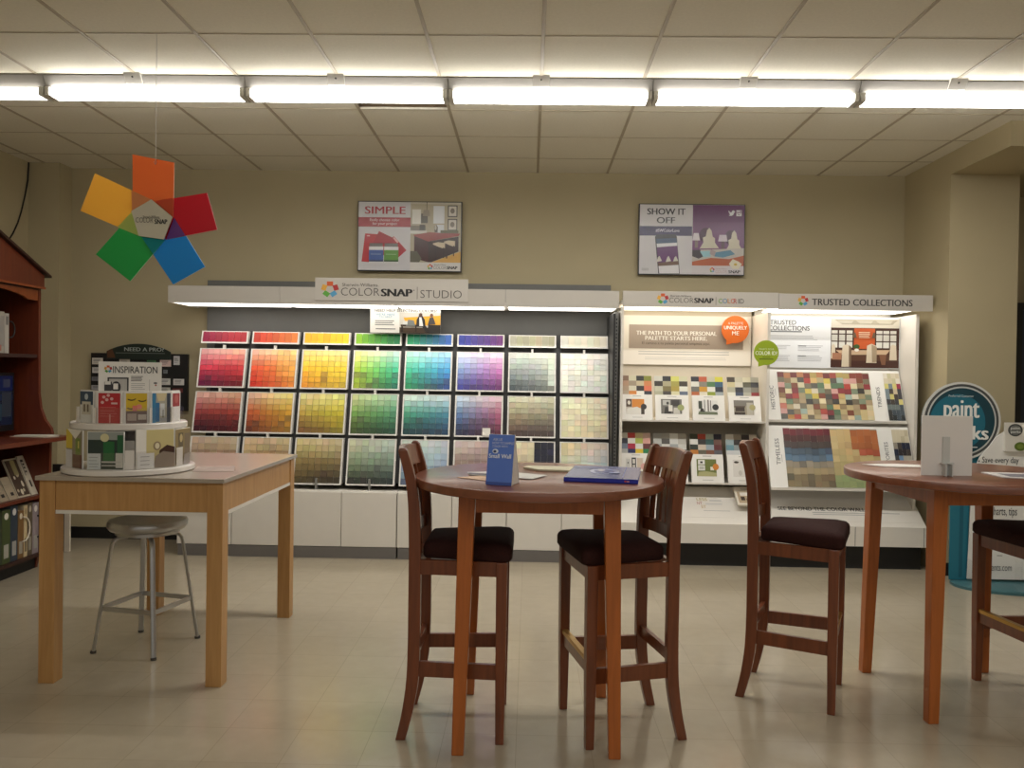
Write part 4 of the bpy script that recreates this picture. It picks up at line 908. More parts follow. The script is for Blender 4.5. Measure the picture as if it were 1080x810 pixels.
# book
Pb = [Vector((0.148, 3.387, ZT)), Vector((0.447, 3.339, ZT)), Vector((0.515, 3.755, ZT)), Vector((0.215, 3.80, ZT))]
u = (Pb[1] - Pb[0]).normalized(); v = Vector((-u.y, u.x, 0)); Wb, Lb = 0.303, 0.455
t = thing('magazine_book', 'thick blue paperback book lying on the centre table', 'book', Pb[0] + u * Wb / 2 + v * Lb / 2)
Q = lambda a_, b_, z: tuple(Pb[0] + u * a_ + v * b_ + Vector((0, 0, z)))
b = B(); b.hexa([Q(0.002, 0.003, 0.002), Q(Wb - 0.004, 0.003, 0.002), Q(Wb - 0.004, Lb - 0.004, 0.002), Q(0.002, Lb - 0.004, 0.002), Q(0.002, 0.003, 0.0155), Q(Wb - 0.004, 0.003, 0.0155), Q(Wb - 0.004, Lb - 0.004, 0.0155), Q(0.002, Lb - 0.004, 0.0155)]); put('pages', b, 'cream', t)
bl = mat('book_blue', (38, 48, 150), 0.3, coat=0.3)
b = B(); b.hexa([Q(0, 0, 0), Q(Wb, 0, 0), Q(Wb, Lb, 0), Q(0, Lb, 0), Q(0, 0, 0.0019), Q(Wb, 0, 0.0019), Q(Wb, Lb, 0.0019), Q(0, Lb, 0.0019)]); put('back_cover', b, bl, t)
a = Art(Pb[0] + Vector((0, 0, 0.018)), u, (0, 0, -1), Wb, 0.018, thick=0.0018, base=(36, 46, 158), frame=(0, 0, 303, 27))
a.rect(248, 8, 256, 18, (200, 70, 60)); a.rect(258, 10, 268, 18, (210, 140, 140)); a.rect(20, 12, 80, 16, (70, 84, 180)); a.done('spine', t)
a = Art(Vector(Q(0, Lb, 0.0178)), u, -v, Wb, Lb, thick=0.0018, base=(86, 92, 138), frame=(0, 0, 303, 420))  # cover blue greyed: the ceiling's reflection is put into its colour
a.disc(150, 190, 64, 90, (150, 152, 176)); a.disc(150, 196, 44, 60, (76, 84, 146), 2); a.disc(136, 170, 16, 30, (188, 180, 180), 3); a.disc(196, 240, 24, 26, (160, 166, 196), 3); a.rect(236, 20, 240, 400, (120, 126, 170)); a.disc(60, 60, 60, 50, (56, 64, 132))
a.done('front_cover', t, m='gloss_print')
def sheet(name, label, cat, pts, z, h, col, draw=None, group=None):
    c = sum((Vector((x, y, 0)) for x, y in pts), Vector()) / len(pts)
    x0, x1 = min(p[0] for p in pts), max(p[0] for p in pts); y0, y1 = min(p[1] for p in pts), max(p[1] for p in pts)
    a = Art((x0, y1, z + h), XR, (0, -1, 0), x1 - x0, y1 - y0, frame=(x0, y1, x1, y0), thick=h, base=col, outline=pts)
    if draw: draw(a)
    return a.done(name, None, label, cat, group)
sheet('leaflet', 'tan leaflet lying at the left of the tent card, lowest of the pile', 'leaflet', [(-0.299, 3.455), (-0.16, 3.35), (0.05, 3.52), (-0.06, 3.62)], ZT, 0.0012, (206, 168, 132), lambda a: a.poly([(-0.2, 3.44), (-0.16, 3.41), (-0.08, 3.48), (-0.12, 3.52)], (226, 196, 160)))
sheet('leaflet', 'grey and white leaflet fanned behind the tent card', 'leaflet', [(-0.268, 3.62), (-0.25, 3.53), (0.02, 3.42), (0.085, 3.56), (-0.12, 3.68)], ZT + 0.0022, 0.0012, (206, 202, 194), lambda a: a.poly([(-0.262, 3.60), (-0.25, 3.54), (-0.16, 3.505), (-0.15, 3.56)], (70, 64, 70)))
sheet('brochure', 'folded cream brochure lying at the back of the centre table', 'brochure', [(0.05, 3.735), (0.215, 3.715), (0.275, 3.86), (0.0, 3.885), (-0.02, 3.82)], ZT, 0.008, (196, 190, 160))
# ---- right table
t = thing('sign_holder', 'white card in a clear holder seen from behind on the right table', 'table sign', (1.93, 3.85, ZT))
b = B(); b.box(1.817, 2.049, 3.838, 3.842, ZT, 1.357); put('card', b, mat('bright_card', (244, 241, 236), 0.5, var=0.01), t)
b = B(); b.box(1.912, 1.944, 3.832, 3.8365, ZT, 1.26); b.box(1.900, 1.956, 3.815, 3.8365, ZT + 0.055, ZT + 0.060); b.box(1.912, 1.916, 3.80, 3.832, ZT, ZT + 0.055); b.box(1.940, 1.944, 3.80, 3.832, ZT, ZT + 0.055)
put('clear_stand', b, mat('frosted_acrylic', (214, 216, 212), 0.2, var=0.01), t)
sheet('leaflet', 'white leaflet lying at the left of the right table', 'leaflet', [(1.72, 4.27), (1.80, 4.18), (2.02, 4.18), (2.02, 4.29), (1.90, 4.33)], ZT, 0.0012, (226, 222, 214))
sheet('leaflet', 'folded photo leaflet at the right edge of the right table', 'leaflet', [(2.17, 3.98), (2.16, 3.78), (2.45, 3.70), (2.50, 3.95)], ZT, 0.004, (214, 210, 206), lambda a: a.poly([(2.21, 3.92), (2.20, 3.80), (2.42, 3.74), (2.45, 3.90)], (120, 116, 124)))

# ================================================================== WORK TABLE
t = thing('work_table', 'rectangular wooden work table with a white top at left', 'table', (-1.895, 4.49, 0))
XA, XB, YA, YB = -2.338, -1.452, 3.888, 5.085
b = B(); b.box(XA - 0.012, XB + 0.012, YA - 0.018, YB + 0.018, 0.979, 1.0); put('tabletop', b, 'table_white', t, bevel=0.002)
for x in (XA, XB - 0.076):
    for y in (YA, YB - 0.076):
        b = B(); b.box(x, x + 0.076, y, y + 0.076, 0, 0.978); put('leg', b, 'beech', t, bevel=0.002)
for y in (YA + 0.006, YB - 0.026): b = B(); b.box(XA + 0.077, XB - 0.077, y, y + 0.02, 0.836, 0.978); put('apron', b, 'beech', t)
for x in (XA + 0.006, XB - 0.026): b = B(); b.box(x, x + 0.02, YA + 0.077, YB - 0.077, 0.836, 0.978); put('apron', b, 'beech', t)
b = B(); b.box(XA + 0.077, XB - 0.077, YA + 0.004, YB - 0.004, 0.818, 0.8355); b.box(XA + 0.004, XA + 0.0765, YA + 0.077, YB - 0.077, 0.818, 0.8355); b.box(XB - 0.0765, XB - 0.004, YA + 0.077, YB - 0.077, 0.818, 0.8355); put('lower_board', b, 'white', t)
sheet('leaflet', 'brown and grey leaflet lying flat on the wooden work table', 'leaflet', [(-1.70, 4.13), (-1.50, 4.17), (-1.58, 4.40), (-1.76, 4.34)], 1.0, 0.002, (168, 150, 140))

# stool
t = thing('metal_stool', 'round brushed aluminium stool under the wooden work table', 'stool', (-2.077, 4.46, 0))
cx, cy = -2.077, 4.46
b = B(); b.lathe([(0.0, 0.640), (0.165, 0.640), (0.192, 0.646), (0.205, 0.662), (0.206, 0.682), (0.198, 0.696), (0.18, 0.699), (0.12, 0.692), (0.0, 0.688)], c=(cx, cy, 0), n=48); put('seat', b, 'alu', t, smooth=True)
b = B(); b.lathe([(0.118, 0.622), (0.165, 0.622), (0.165, 0.639), (0.118, 0.639)], c=(cx, cy, 0), n=36); put('seat_ring', b, 'alu', t, smooth=True)
fp = []
for k in range(4):
    an = math.radians(32 + 90 * k); dx, dy = math.cos(an), math.sin(an)
    r = [(0.10, 0.606), (0.14, 0.606), (0.160, 0.598), (0.174, 0.58), (0.181, 0.55), (0.262, 0.012)]
    r2 = r[:5] + [(0.181 + (0.262 - 0.181) * q / 6, 0.55 + (0.012 - 0.55) * q / 6) for q in range(1, 7)]
    b = B(); tx, ty = -dy, dx; secs = []
    for i, (rr, z) in enumerate(r2):
        a0, a1 = r2[max(i - 1, 0)], r2[min(i + 1, len(r2) - 1)]; dr, dz = a1[0] - a0[0], a1[1] - a0[1]; l = math.hypot(dr, dz); nr, nz = -dz / l, dr / l
        c = Vector((cx + dx * rr, cy + dy * rr, z)); n3 = Vector((dx * nr, dy * nr, nz)); t3 = Vector((tx, ty, 0))
        secs.append([c + n3 * 0.009 * math.cos(q * PI / 4) + t3 * 0.014 * math.sin(q * PI / 4) for q in range(8)])
    b.loft(secs); lg = put('leg', b, 'alu', t, smooth=True)
    b = B(); b.lathe([(0.0, 0), (0.015, 0), (0.015, 0.012), (0.0, 0.012)], c=(cx + dx * 0.2635, cy + dy * 0.2635, 0), n=14); sub(lg, 'rubber_foot', b, 'rubber')
    fp.append(Vector((cx + dx * 0.2285, cy + dy * 0.2285, 0.235)))
for k in range(4):
    b = B(); b.bar(fp[k], fp[(k + 1) % 4], 0.01, 0.024); put('foot_rail', b, 'alu', t)

# brochure carousel
CX, CY = -2.04, 4.17
tow = Vector((2.04, -4.17, 0)).normalized(); rgt = Vector((-tow.y, tow.x, 0))
t = thing('brochure_carousel', 'white two-tier round brochure carousel at the front of the work table', 'brochure rack', (CX, CY, 1.0))
b = B(); b.lathe([(0.0, 0.001), (0.305, 0.001), (0.312, 0.006), (0.312, 0.026), (0.305, 0.031), (0.0, 0.031)], c=(CX, CY, 1.0), n=64); put('lower_tray', b, 'white_gloss', t, smooth=True)
b = B(); b.lathe([(0.0, 0.218), (0.268, 0.218), (0.274, 0.224), (0.274, 0.247), (0.268, 0.252), (0.0, 0.252)], c=(CX, CY, 1.0), n=64); put('upper_tray', b, 'white_gloss', t, smooth=True)
b = B(); b.lathe([(0.11, 0.032), (0.11, 0.217)], c=(CX, CY, 1.0), n=32); put('core', b, mat('grey_core', (140, 138, 140), 0.4), t, smooth=True)
b = B(); b.lathe([(0.02, 0.253), (0.02, 0.40)], c=(CX, CY, 1.0), n=14); put('post', b, 'white', t)
def around(phi, R): dirv = tow * math.cos(phi) + rgt * math.sin(phi); return Vector((CX, CY, 0)) + dirv * R, dirv
# white divider at the front of the lower tray
c, dv = around(math.radians(-2), 0.27); tv = Vector((-dv.y, dv.x, 0))
b = B(); b.loft([[tuple(c + tv * s1 * 0.03 + dv * s2 * 0.012 + Vector((0, 0, z))) for s1, s2 in ((-1, -1), (1, -1), (1, 1), (-1, 1))] for z in (1.032, 1.125)]); put('divider', b, 'white_gloss', t)
c, dv = around(math.radians(-2), 0.20); tv = Vector((-dv.y, dv.x, 0))
b = B(); b.loft([[tuple(c + tv * s1 * 0.028 + dv * s2 * 0.01 + Vector((0, 0, z))) for s1, s2 in ((-1, -1), (1, -1), (1, 1), (-1, 1))] for z in (1.032, 1.165)]); put('divider', b, 'white_gloss', t)
def bro(phi, R, w, z0, h, base, label, draw, pocket=0.5, frame=None):
    c, dv = around(math.radians(phi), R); tv = Vector((-dv.y, dv.x, 0))
    if z0 > 1.2:
        Pw = c - dv * 0.012
        b = B(); b.loft([[tuple(Pw + tv * s1 * (w / 2 + 0.014) + dv * s2 * 0.002 + Vector((0, 0, z))) for s1, s2 in ((-1, -1), (1, -1), (1, 1), (-1, 1))] for z in (z0, z0 + h + 0.006)]); put('holder', b, 'white_gloss', t)
        Pw = c + dv * 0.006
        b = B(); b.loft([[tuple(Pw + tv * s1 * (w / 2 + 0.016) + dv * s2 * 0.004 + Vector((0, 0, z))) for s1, s2 in ((-1, -1), (-0.8, -1), (-0.8, 1), (-1, 1))] for z in (z0, z0 + h * 0.5)]); put('holder_edge', b, 'white_gloss', t)
    a = Art(c - tv * w / 2 + Vector((0, 0, z0 + h)), tv, DN, w, h, frame=(0, 0, 100, 140), thick=0.008, base=base, edge=(230, 228, 222))
    draw(a); a.done('brochure', None, label, 'brochure', 'brochures in the carousel')
    P = c + dv * 0.013
    b = B(); b.loft([[tuple(P + tv * s1 * (w / 2 + 0.008) + dv * s2 * 0.001 + Vector((0, 0, z))) for s1, s2 in ((-1, -1), (1, -1), (1, 1), (-1, 1))] for z in (z0, z0 + h * pocket)]); put('clear_pocket', b, 'clear', t)
def d_u1(a): a.rect(0, 0, 100, 60, (52, 74, 96)); a.disc(50, 24, 14, 14, (190, 200, 206), 2); a.rect(16, 46, 84, 104, (206, 200, 184), 2); a.rect(30, 58, 44, 92, (110, 96, 80), 3); a.rect(56, 58, 70, 92, (110, 96, 80), 3); a.rect(10, 104, 90, 140, (226, 226, 222), 2)
def d_u2(a): a.rect(5, 4, 95, 140, (186, 44, 48)); [a.disc(x, y, 7, 7, (226, 180, 178), 2, 10) for x, y in ((28, 22), (46, 14), (40, 34), (60, 30), (22, 46))]; a.rect(58, 46, 84, 54, (226, 190, 186), 2); a.lines(14, 84, (68, 84, 96, 108), 2, (214, 120, 116), 2); a.rect(50, 100, 56, 138, (214, 140, 136), 2)
def d_u3(a):
    a.rect(8, 4, 92, 84, (214, 180, 36)); a.rect(8, 84, 92, 140, (110, 84, 70)); a.rect(14, 96, 50, 128, (170, 150, 134), 2); a.rect(56, 100, 90, 124, (196, 184, 170), 2)
    for x, y in ((30, 26), (72, 32), (28, 66)): a.disc(x, y, 18, 12, (90, 70, 20), 2, 14, 0.1, PI - 0.1); a.disc(x, y - 3, 15, 9, (214, 180, 36), 3, 14, 0.0, PI)
    a.disc(60, 66, 12, 12, (226, 140, 120), 2); a.rect(34, 60, 52, 84, (220, 120, 100), 3)
def d_u4(a): a.rect(4, 4, 96, 140, (170, 166, 150)); a.rect(4, 4, 22, 140, (50, 120, 160), 2); a.rect(22, 48, 40, 136, (40, 104, 150), 2); a.rect(78, 4, 96, 140, (60, 66, 80), 2); a.poly([(22, 4), (78, 4), (66, 40), (34, 40)], (206, 190, 150), 2); a.rect(44, 52, 66, 110, (206, 208, 206), 2); a.rect(56, 80, 60, 118, (90, 88, 84), 3); a.rect(40, 118, 78, 136, (150, 150, 150), 2)
def d_u5(a): a.rect(10, 8, 90, 70, (156, 50, 52)); a.disc(50, 34, 22, 20, (180, 90, 84), 2); a.rect(4, 70, 96, 140, (226, 222, 216))
bro(-54, 0.238, 0.10, 1.253, 0.152, (222, 220, 214), 'blue and white brochure on the upper carousel tier, far left', d_u1)
bro(-22, 0.244, 0.115, 1.253, 0.150, (230, 228, 222), 'red brochure on the upper carousel tier, second from left', d_u2)
bro(6.5, 0.246, 0.112, 1.253, 0.150, (224, 220, 212), 'yellow brochure with curved shapes, middle of the upper carousel tier', d_u3)
bro(35, 0.244, 0.112, 1.253, 0.150, (224, 222, 216), 'brochure showing a bright blue doorway, right on the upper carousel tier', d_u4)
bro(62, 0.240, 0.095, 1.253, 0.152, (230, 228, 222), 'small dark red and white brochure on the upper carousel tier, far right', d_u5)
def d_l1(a): a.rect(0, 0, 100, 140, (150, 140, 118)); a.rect(0, 0, 40, 70, (214, 190, 60), 2); a.poly([(10, 0), (100, 0), (60, 34)], (232, 228, 218), 3); a.rect(60, 30, 90, 90, (120, 140, 60), 2); a.rect(44, 90, 100, 138, (110, 70, 56), 2); a.rect(0, 74, 40, 140, (214, 212, 216), 3); a.rect(76, 40, 84, 66, (220, 210, 120), 3)
def d_l2(a):
    a.rect(2, 2, 98, 138, (40, 56, 50)); a.rect(2, 2, 98, 30, (150, 156, 150), 2); a.rect(44, 36, 74, 110, (36, 104, 54), 3); a.rect(82, 12, 98, 90, (38, 92, 56), 3); a.disc(48, 22, 12, 15, (214, 206, 160), 4); a.rect(78, 78, 98, 132, (206, 204, 196), 4); a.rect(40, 108, 92, 114, (196, 194, 188), 4); a.rect(40, 122, 92, 126, (196, 194, 188), 4); a.rect(2, 80, 38, 138, (206, 212, 212), 5); a.lines(6, 34, (94, 106, 118, 128), 2, (140, 146, 146), 6)
def d_l3(a):
    a.rect(26, 2, 98, 138, (206, 192, 136)); a.rect(0, 2, 26, 138, (232, 228, 220), 1); a.disc(54, 60, 10, 16, (150, 130, 100), 2); a.disc(54, 60, 6, 11, (222, 212, 180), 3); a.poly([(60, 76), (80, 58), (100, 66), (100, 90), (60, 90)], (70, 44, 34), 3); a.poly([(44, 138), (50, 96), (70, 80), (100, 88), (100, 138)], (150, 136, 122), 4); a.rect(2, 84, 46, 138, (226, 224, 220), 5); a.lines(10, 36, (96, 110, 124), 2, (150, 148, 146), 6)
def d_l4(a): a.rect(0, 2, 100, 138, (140, 120, 76)); a.rect(20, 16, 50, 70, (96, 84, 60), 2); a.disc(36, 36, 10, 16, (190, 170, 120), 3); a.rect(60, 20, 96, 138, (120, 104, 80), 2); a.rect(4, 70, 46, 138, (206, 200, 190), 4); a.poly([(50, 138), (56, 100), (96, 96), (96, 138)], (150, 140, 130), 5)
bro(-63, 0.275, 0.165, 1.032, 0.186, (222, 218, 208), 'yellow and purple brochure on the lower carousel tier, far left', d_l1, 0.45)
bro(-22, 0.28, 0.172, 1.032, 0.183, (226, 224, 218), 'dark green room brochure on the lower carousel tier, left of centre', d_l2, 0.45)
bro(24, 0.28, 0.19, 1.032, 0.192, (230, 226, 216), 'cream bathroom brochure on the lower carousel tier, right of centre', d_l3, 0.45)
bro(62, 0.277, 0.165, 1.032, 0.186, (228, 223, 207), 'brown brochure on the lower carousel tier, far right', d_l4, 0.45)
# inspiration sign
c, dv = around(0, 0.03); tv = Vector((-dv.y, dv.x, 0))
a = Art(c - tv * 0.146 + Vector((0, 0, 1.552)), tv, DN, 0.292, 0.298, frame=(250, 70, 577, 395), thick=0.006, base=(232, 229, 222))
a.pinwheel(299, 111, 20); a.text('INSPIRATION', 324, 94, 554, 132, (44, 42, 44), 0.004); a.rect(296, 156, 404, 240, (40, 38, 40)); a.rect(304, 164, 396, 240, (180, 176, 170), 2); a.rect(280, 180, 318, 240, (50, 46, 46), 3); a.rect(282, 178, 312, 196, (220, 216, 208), 4); a.disc(340, 210, 24, 32, (40, 38, 40), 4); a.rect(326, 190, 350, 222, (226, 222, 214), 5)
a.lines(416, 480, (150, 158, 166, 174), 4, (110, 108, 106)); a.lines(416, 490, (190, 200, 210, 220, 232), 3, (170, 168, 164)); a.rect(512, 166, 514, 240, (160, 158, 154)); a.disc(544, 186, 10, 5, (100, 96, 94)); a.disc(546, 198, 5, 5, (170, 90, 80), 2)
a.done('inspiration_sign', None, 'white sign reading INSPIRATION standing on top of the brochure carousel', 'sign')

# ================================================================== NOTICE BOARD WITH CARDS
t = thing('notice_board', 'black contractor notice board with arched header on the back wall at left', 'notice board', (-3.455, 7.23, 1.15))
b = B(); b.box(-3.885, -3.023, 7.215, 7.253, 1.15, 1.652); put('board', b, 'black', t)
pts = [(-3.741, 1.60), (-3.17, 1.60), (-3.17, 1.668)] + [(-3.17 - 0.571 * k / 16, 1.668 + 0.07 * math.sin(PI * k / 16) ** 0.8) for k in range(1, 16)] + [(-3.741, 1.668)]
a = Art((0, 7.205, 0), XR, DN, 1, 1, frame=(0, 0, 1, 1), thick=0.009, base=(34, 44, 38), outline=[(x, -z) for x, z in pts])
a.text('NEED A PRO?', -3.582, -1.705, -3.228, -1.672, (176, 186, 180), 0.015); a.lines(-3.66, -3.22, (-1.655,), 0.006, (110, 120, 112), 1, 0.0); a.poly([(-3.735, -1.61), (-3.735, -1.672), (-3.69, -1.69), (-3.66, -1.61)], (90, 60, 40))
a.done('arched_header', t)
cards = [(204, 170, 292, 222, 'cream', (206, 200, 188), 'left column, top'), (206, 246, 288, 292, 'tilted white', (214, 210, 204), 'left column, second'), (202, 322, 284, 356, 'grey', (120, 118, 122), 'left column, third'), (200, 390, 290, 428, 'pale grey', (170, 168, 168), 'left column, fourth'),
         (426, 176, 512, 214, 'beige', (186, 178, 164), 'top row, behind the inspiration sign'), (650, 182, 724, 212, 'green', (70, 110, 74), 'top row, right of the sign'), (756, 178, 846, 232, 'white and red', (206, 180, 172), 'top row, fourth'), (866, 146, 916, 218, 'upright grey', (190, 188, 186), 'right column, top'),
         (784, 258, 818, 288, 'small round-cornered grey', (120, 122, 124), 'second row, alone'), (756, 328, 842, 380, 'white', (206, 204, 198), 'third row, second from right'), (866, 330, 954, 380, 'plain white', (212, 208, 204), 'third row, far right'), (756, 400, 842, 436, 'ivory', (206, 202, 190), 'lowest row, left of the red one'), (860, 406, 944, 440, 'dark red', (110, 52, 50), 'lowest row, far right')]
kx = 0.862 / (978 - 194); x_of = lambda x: -3.885 + (x - 194) * kx; z_of = lambda y: 1.652 - (y - 130) * kx
for x0, y0, x1, y1, cn, cc, pl in cards:
    W, H = (x1 - x0) * kx, (y1 - y0) * kx
    a = Art((x_of(x0), 7.213, z_of(y0)), XR, DN, W, H, frame=(0, 0, 90, 50), thick=0.0012, base=cc)
    a.lines(12, 76, (14, 24), 5, lerp(cc, (40, 40, 50), 0.5)); a.lines(12, 60, (36,), 3, lerp(cc, (40, 40, 50), 0.35))
    a.done('business_card', None, '%s business card on the black notice board, %s' % (cn, pl), 'business card', 'business cards on the notice board')

# ================================================================== HUTCH ON THE LEFT WALL
t = thing('display_hutch', 'red cherry wood shelf hutch with gabled top at the left edge', 'shelf unit', (-4.0, 5.6, 0))
HY0, HY1 = 4.95, 6.17
prof = [(-4.34, 0.0), (-3.72, 0.0), (-3.70, 0.10), (-3.63, 0.14), (-3.615, 0.98), (-3.60, 1.02), (-3.61, 1.06), (-3.655, 1.12), (-3.69, 1.21), (-3.705, 1.32), (-3.71, 2.12), (-4.34, 2.12)]
for y in (HY0, HY1 - 0.03): b = B(); b.prism(prof, 'y', y, y + 0.03); put('side_panel', b, 'hutch', t)
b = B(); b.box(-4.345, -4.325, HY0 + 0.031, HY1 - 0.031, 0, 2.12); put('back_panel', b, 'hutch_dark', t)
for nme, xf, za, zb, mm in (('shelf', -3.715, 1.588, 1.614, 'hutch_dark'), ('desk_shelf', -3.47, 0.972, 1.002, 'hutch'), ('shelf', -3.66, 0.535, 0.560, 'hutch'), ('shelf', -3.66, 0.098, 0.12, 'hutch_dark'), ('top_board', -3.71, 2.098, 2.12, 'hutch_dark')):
    b = B()
    if nme == 'desk_shelf': b.prism([(-4.32, HY0 - 0.05), (-3.56, HY0 - 0.05), (xf, HY0), (xf, HY1 - 0.03), (-3.54, HY1 + 0.06), (-3.60, HY1 + 0.06), (-3.64, HY1 - 0.032), (-4.32, HY1 - 0.032)], 'z', za, zb)
    else: b.box(-4.324, xf, HY0 + 0.031, HY1 - 0.031, za, zb)
    put(nme, b, mm, t)
b = B(); b.box(-4.32, -3.722, HY0 + 0.031, HY1 - 0.031, 0, 0.097); put('plinth', b, 'black', t)
ym = (HY0 + HY1) / 2
b = B(); b.prism([(HY0 - 0.02, 2.122), (HY1 + 0.01, 2.122), (HY1 + 0.01, 2.21), (ym, 2.46), (HY0 - 0.02, 2.21)], 'x', -3.735, -3.69); put('pediment', b, 'hutch', t)
b = B()
for sg in (1, -1):
    y1_ = ym + sg * (HY1 + 0.055 - ym)
    b.hexa([(-4.34, ym, 2.462), (-3.66, ym, 2.462), (-3.66, y1_, 2.200), (-4.34, y1_, 2.200), (-4.34, ym, 2.482), (-3.66, ym, 2.482), (-3.66, y1_, 2.216), (-4.34, y1_, 2.216)])
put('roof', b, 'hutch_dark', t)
b = B(); b.box(-3.69, -3.676, HY0 - 0.01, HY1 + 0.005, 2.108, 2.124); put('moulding', b, 'hutch_orange', t)
N_ = 20; pts = [(HY0 + 0.035, 2.098), (HY1 - 0.035, 2.098), (HY1 - 0.035, 2.02), (HY1 - 0.16, 2.02)] + [(HY1 - 0.16 - (HY1 - HY0 - 0.32) * k / N_, 2.02 + 0.055 * math.sin(PI * k / N_) ** 0.6) for k in range(1, N_)] + [(HY0 + 0.16, 2.02), (HY0 + 0.035, 2.02)]
b = B(); b.prism(pts, 'x', -3.73, -3.712); put('valance', b, 'hutch_orange', t)
# sample books: boards facing +X with a loop handle
ux = (0, 1, 0)
def sample_book(name, y0, y1, z0, z1, xf, thick, col, label, draw=None, handle=None, group=None, lean_x=0.0, handle_col='black'):
    t2 = thing(name, label, 'sample book', (xf - thick / 2, (y0 + y1) / 2, z0), group)
    H = z1 - z0; dnv = Vector((lean_x, 0, -H)).normalized()
    a = Art((xf - lean_x, y0, z1), ux, dnv, y1 - y0, math.hypot(H, lean_x), frame=(0, 0, 100, 140), thick=thick, base=col, edge=lerp(col, (255, 255, 255), 0.2))
    if draw: draw(a)
    a.done('cover', t2)
    if handle:
        hy, hz, r = handle
        b = B(); b.tube([(xf + 0.004, hy + 0.0, hz + r)] + [(xf + 0.012, hy + r * 0.8 * math.sin(PI * k / 8), hz + r * math.cos(PI * k / 8)) for k in range(1, 8)] + [(xf + 0.004, hy, hz - r)], 0.006, 8); put('handle', b, handle_col, t2)
def mottled(c1, c2, c3):
    def f(a):
        for k in range(9): a.rect(random.uniform(5, 60), random.uniform(5, 110), random.uniform(62, 96), random.uniform(70, 130), random.choice([c1, c2]), 1)
        a.rect(10, 112, 60, 132, c3, 2)
    return f
gs = 'sample books on the upper hutch shelf'
sample_book('sample_book', 5.885, 5.93, 1.615, 1.905, -3.80, 0.20, (184, 178, 168), 'pale grey sample book with a black handle, right end of upper hutch shelf', lambda a: a.rect(20, 10, 80, 40, (120, 116, 112)), (5.93, 1.79, 0.06), gs)
sample_book('sample_book', 5.79, 5.878, 1.615, 1.915, -3.80, 0.20, (170, 164, 152), 'mottled grey sample book, second from right on upper hutch shelf', mottled((110, 104, 100), (150, 146, 140), (170, 110, 96)), None, gs)
sample_book('sample_book', 5.68, 5.775, 1.615, 1.915, -3.80, 0.20, (176, 168, 152), 'beige sample book with an orange label, at the left edge of the upper hutch shelf', lambda a: (a.rect(0, 112, 100, 140, (200, 84, 52)), a.rect(20, 20, 80, 60, (140, 132, 120))), None, gs)
# monitor
t = thing('monitor', 'black flat monitor with a dim blue screen on the hutch desk', 'monitor', (-3.85, 5.66, 1.003))
b = B(); b.box(-3.88, -3.845, 5.24, 6.07, 1.045, 1.475); put('bezel', b, 'screen_dark', t, bevel=0.004)
a = Art((-3.8435, 5.265, 1.45), ux, DN, 0.78, 0.36, frame=(0, 0, 100, 60), thick=0.001, base=(22, 36, 62))
a.rect(0, 0, 100, 18, (20, 34, 84)); a.rect(0, 22, 100, 30, (28, 42, 74)); a.rect(0, 34, 84, 54, (44, 66, 82)); a.rect(86, 4, 96, 14, (60, 68, 92)); a.rect(84, 20, 98, 50, (50, 58, 70)); a.rect(4, 40, 40, 48, (56, 80, 96), 2)
a.done('screen', t, 'dim blue screen', m='gloss_print')
b = B(); b.prism([(-3.96, 1.003), (-3.80, 1.003), (-3.80, 1.012), (-3.855, 1.02), (-3.86, 1.044), (-3.875, 1.044), (-3.88, 1.02), (-3.96, 1.012)], 'y', 5.50, 5.80); put('foot', b, 'screen_dark', t)
# papers on desk
def desk_paper(name, label, pts, z, col): sheet(name, label, 'paper', pts, z, 0.003, col)
desk_paper('paper_sheet', 'white folded paper lying beside the monitor, upper of two', [(-3.80, 6.00), (-3.56, 6.02), (-3.52, 6.10), (-3.60, 6.135), (-3.80, 6.10)], 1.008, (226, 220, 206))
desk_paper('paper_sheet', 'cream paper lying beside the monitor, under the white one', [(-3.82, 5.98), (-3.56, 5.96), (-3.50, 6.06), (-3.62, 6.12), (-3.82, 6.08)], 1.002, (206, 196, 178))
# lower shelf displays
gl = 'boards leaning on the lower hutch shelf'
def floral(a):
    a.rect(4, 6, 96, 134, (74, 58, 46))
    for k in range(9): a.disc(random.uniform(15, 85), random.uniform(40, 125), random.uniform(7, 14), random.uniform(6, 12), random.choice([(214, 204, 180), (190, 178, 150), (96, 84, 66)]), 2, 10)
    a.rect(40, 8, 74, 60, (150, 140, 96), 2)
def blackmark(a): a.rect(24, 14, 66, 22, (40, 38, 34)); a.rect(24, 22, 32, 70, (40, 38, 34)); a.rect(40, 28, 66, 34, (40, 38, 34)); a.rect(38, 40, 64, 46, (40, 38, 34)); a.rect(38, 54, 64, 60, (40, 38, 34)); a.rect(40, 88, 64, 112, (40, 38, 34))
def tagd(a): a.rect(40, 96, 76, 116, (40, 34, 30)); a.lines(10, 70, (50, 62), 2, (150, 140, 120))
sample_book('display_board', 6.06, 6.136, 0.562, 0.85, -3.70, 0.012, (206, 196, 176), 'white board with black markings leaning on the lower hutch shelf, rightmost', blackmark, None, gl, 0.12)
sample_book('display_board', 5.90, 6.05, 0.562, 0.84, -3.70, 0.012, (190, 180, 156), 'dark floral board leaning on the lower hutch shelf, second from right', floral, None, gl, 0.12)
sample_book('display_board', 5.80, 5.895, 0.562, 0.72, -3.70, 0.012, (170, 156, 132), 'tan card with a small black tag leaning on the lower hutch shelf, third from right', tagd, None, gl, 0.08)
sample_book('display_board', 5.69, 5.79, 0.562, 0.72, -3.70, 0.012, (160, 146, 122), 'tan card with a small black tag at the left edge of the lower hutch shelf', tagd, None, gl, 0.08)
gb = 'sample books on the bottom hutch shelf'
def dot(c): return lambda a: (a.disc(50, 16, 26, 9, c), a.rect(20, 90, 80, 126, lerp(c, (80, 80, 70), 0.4)))
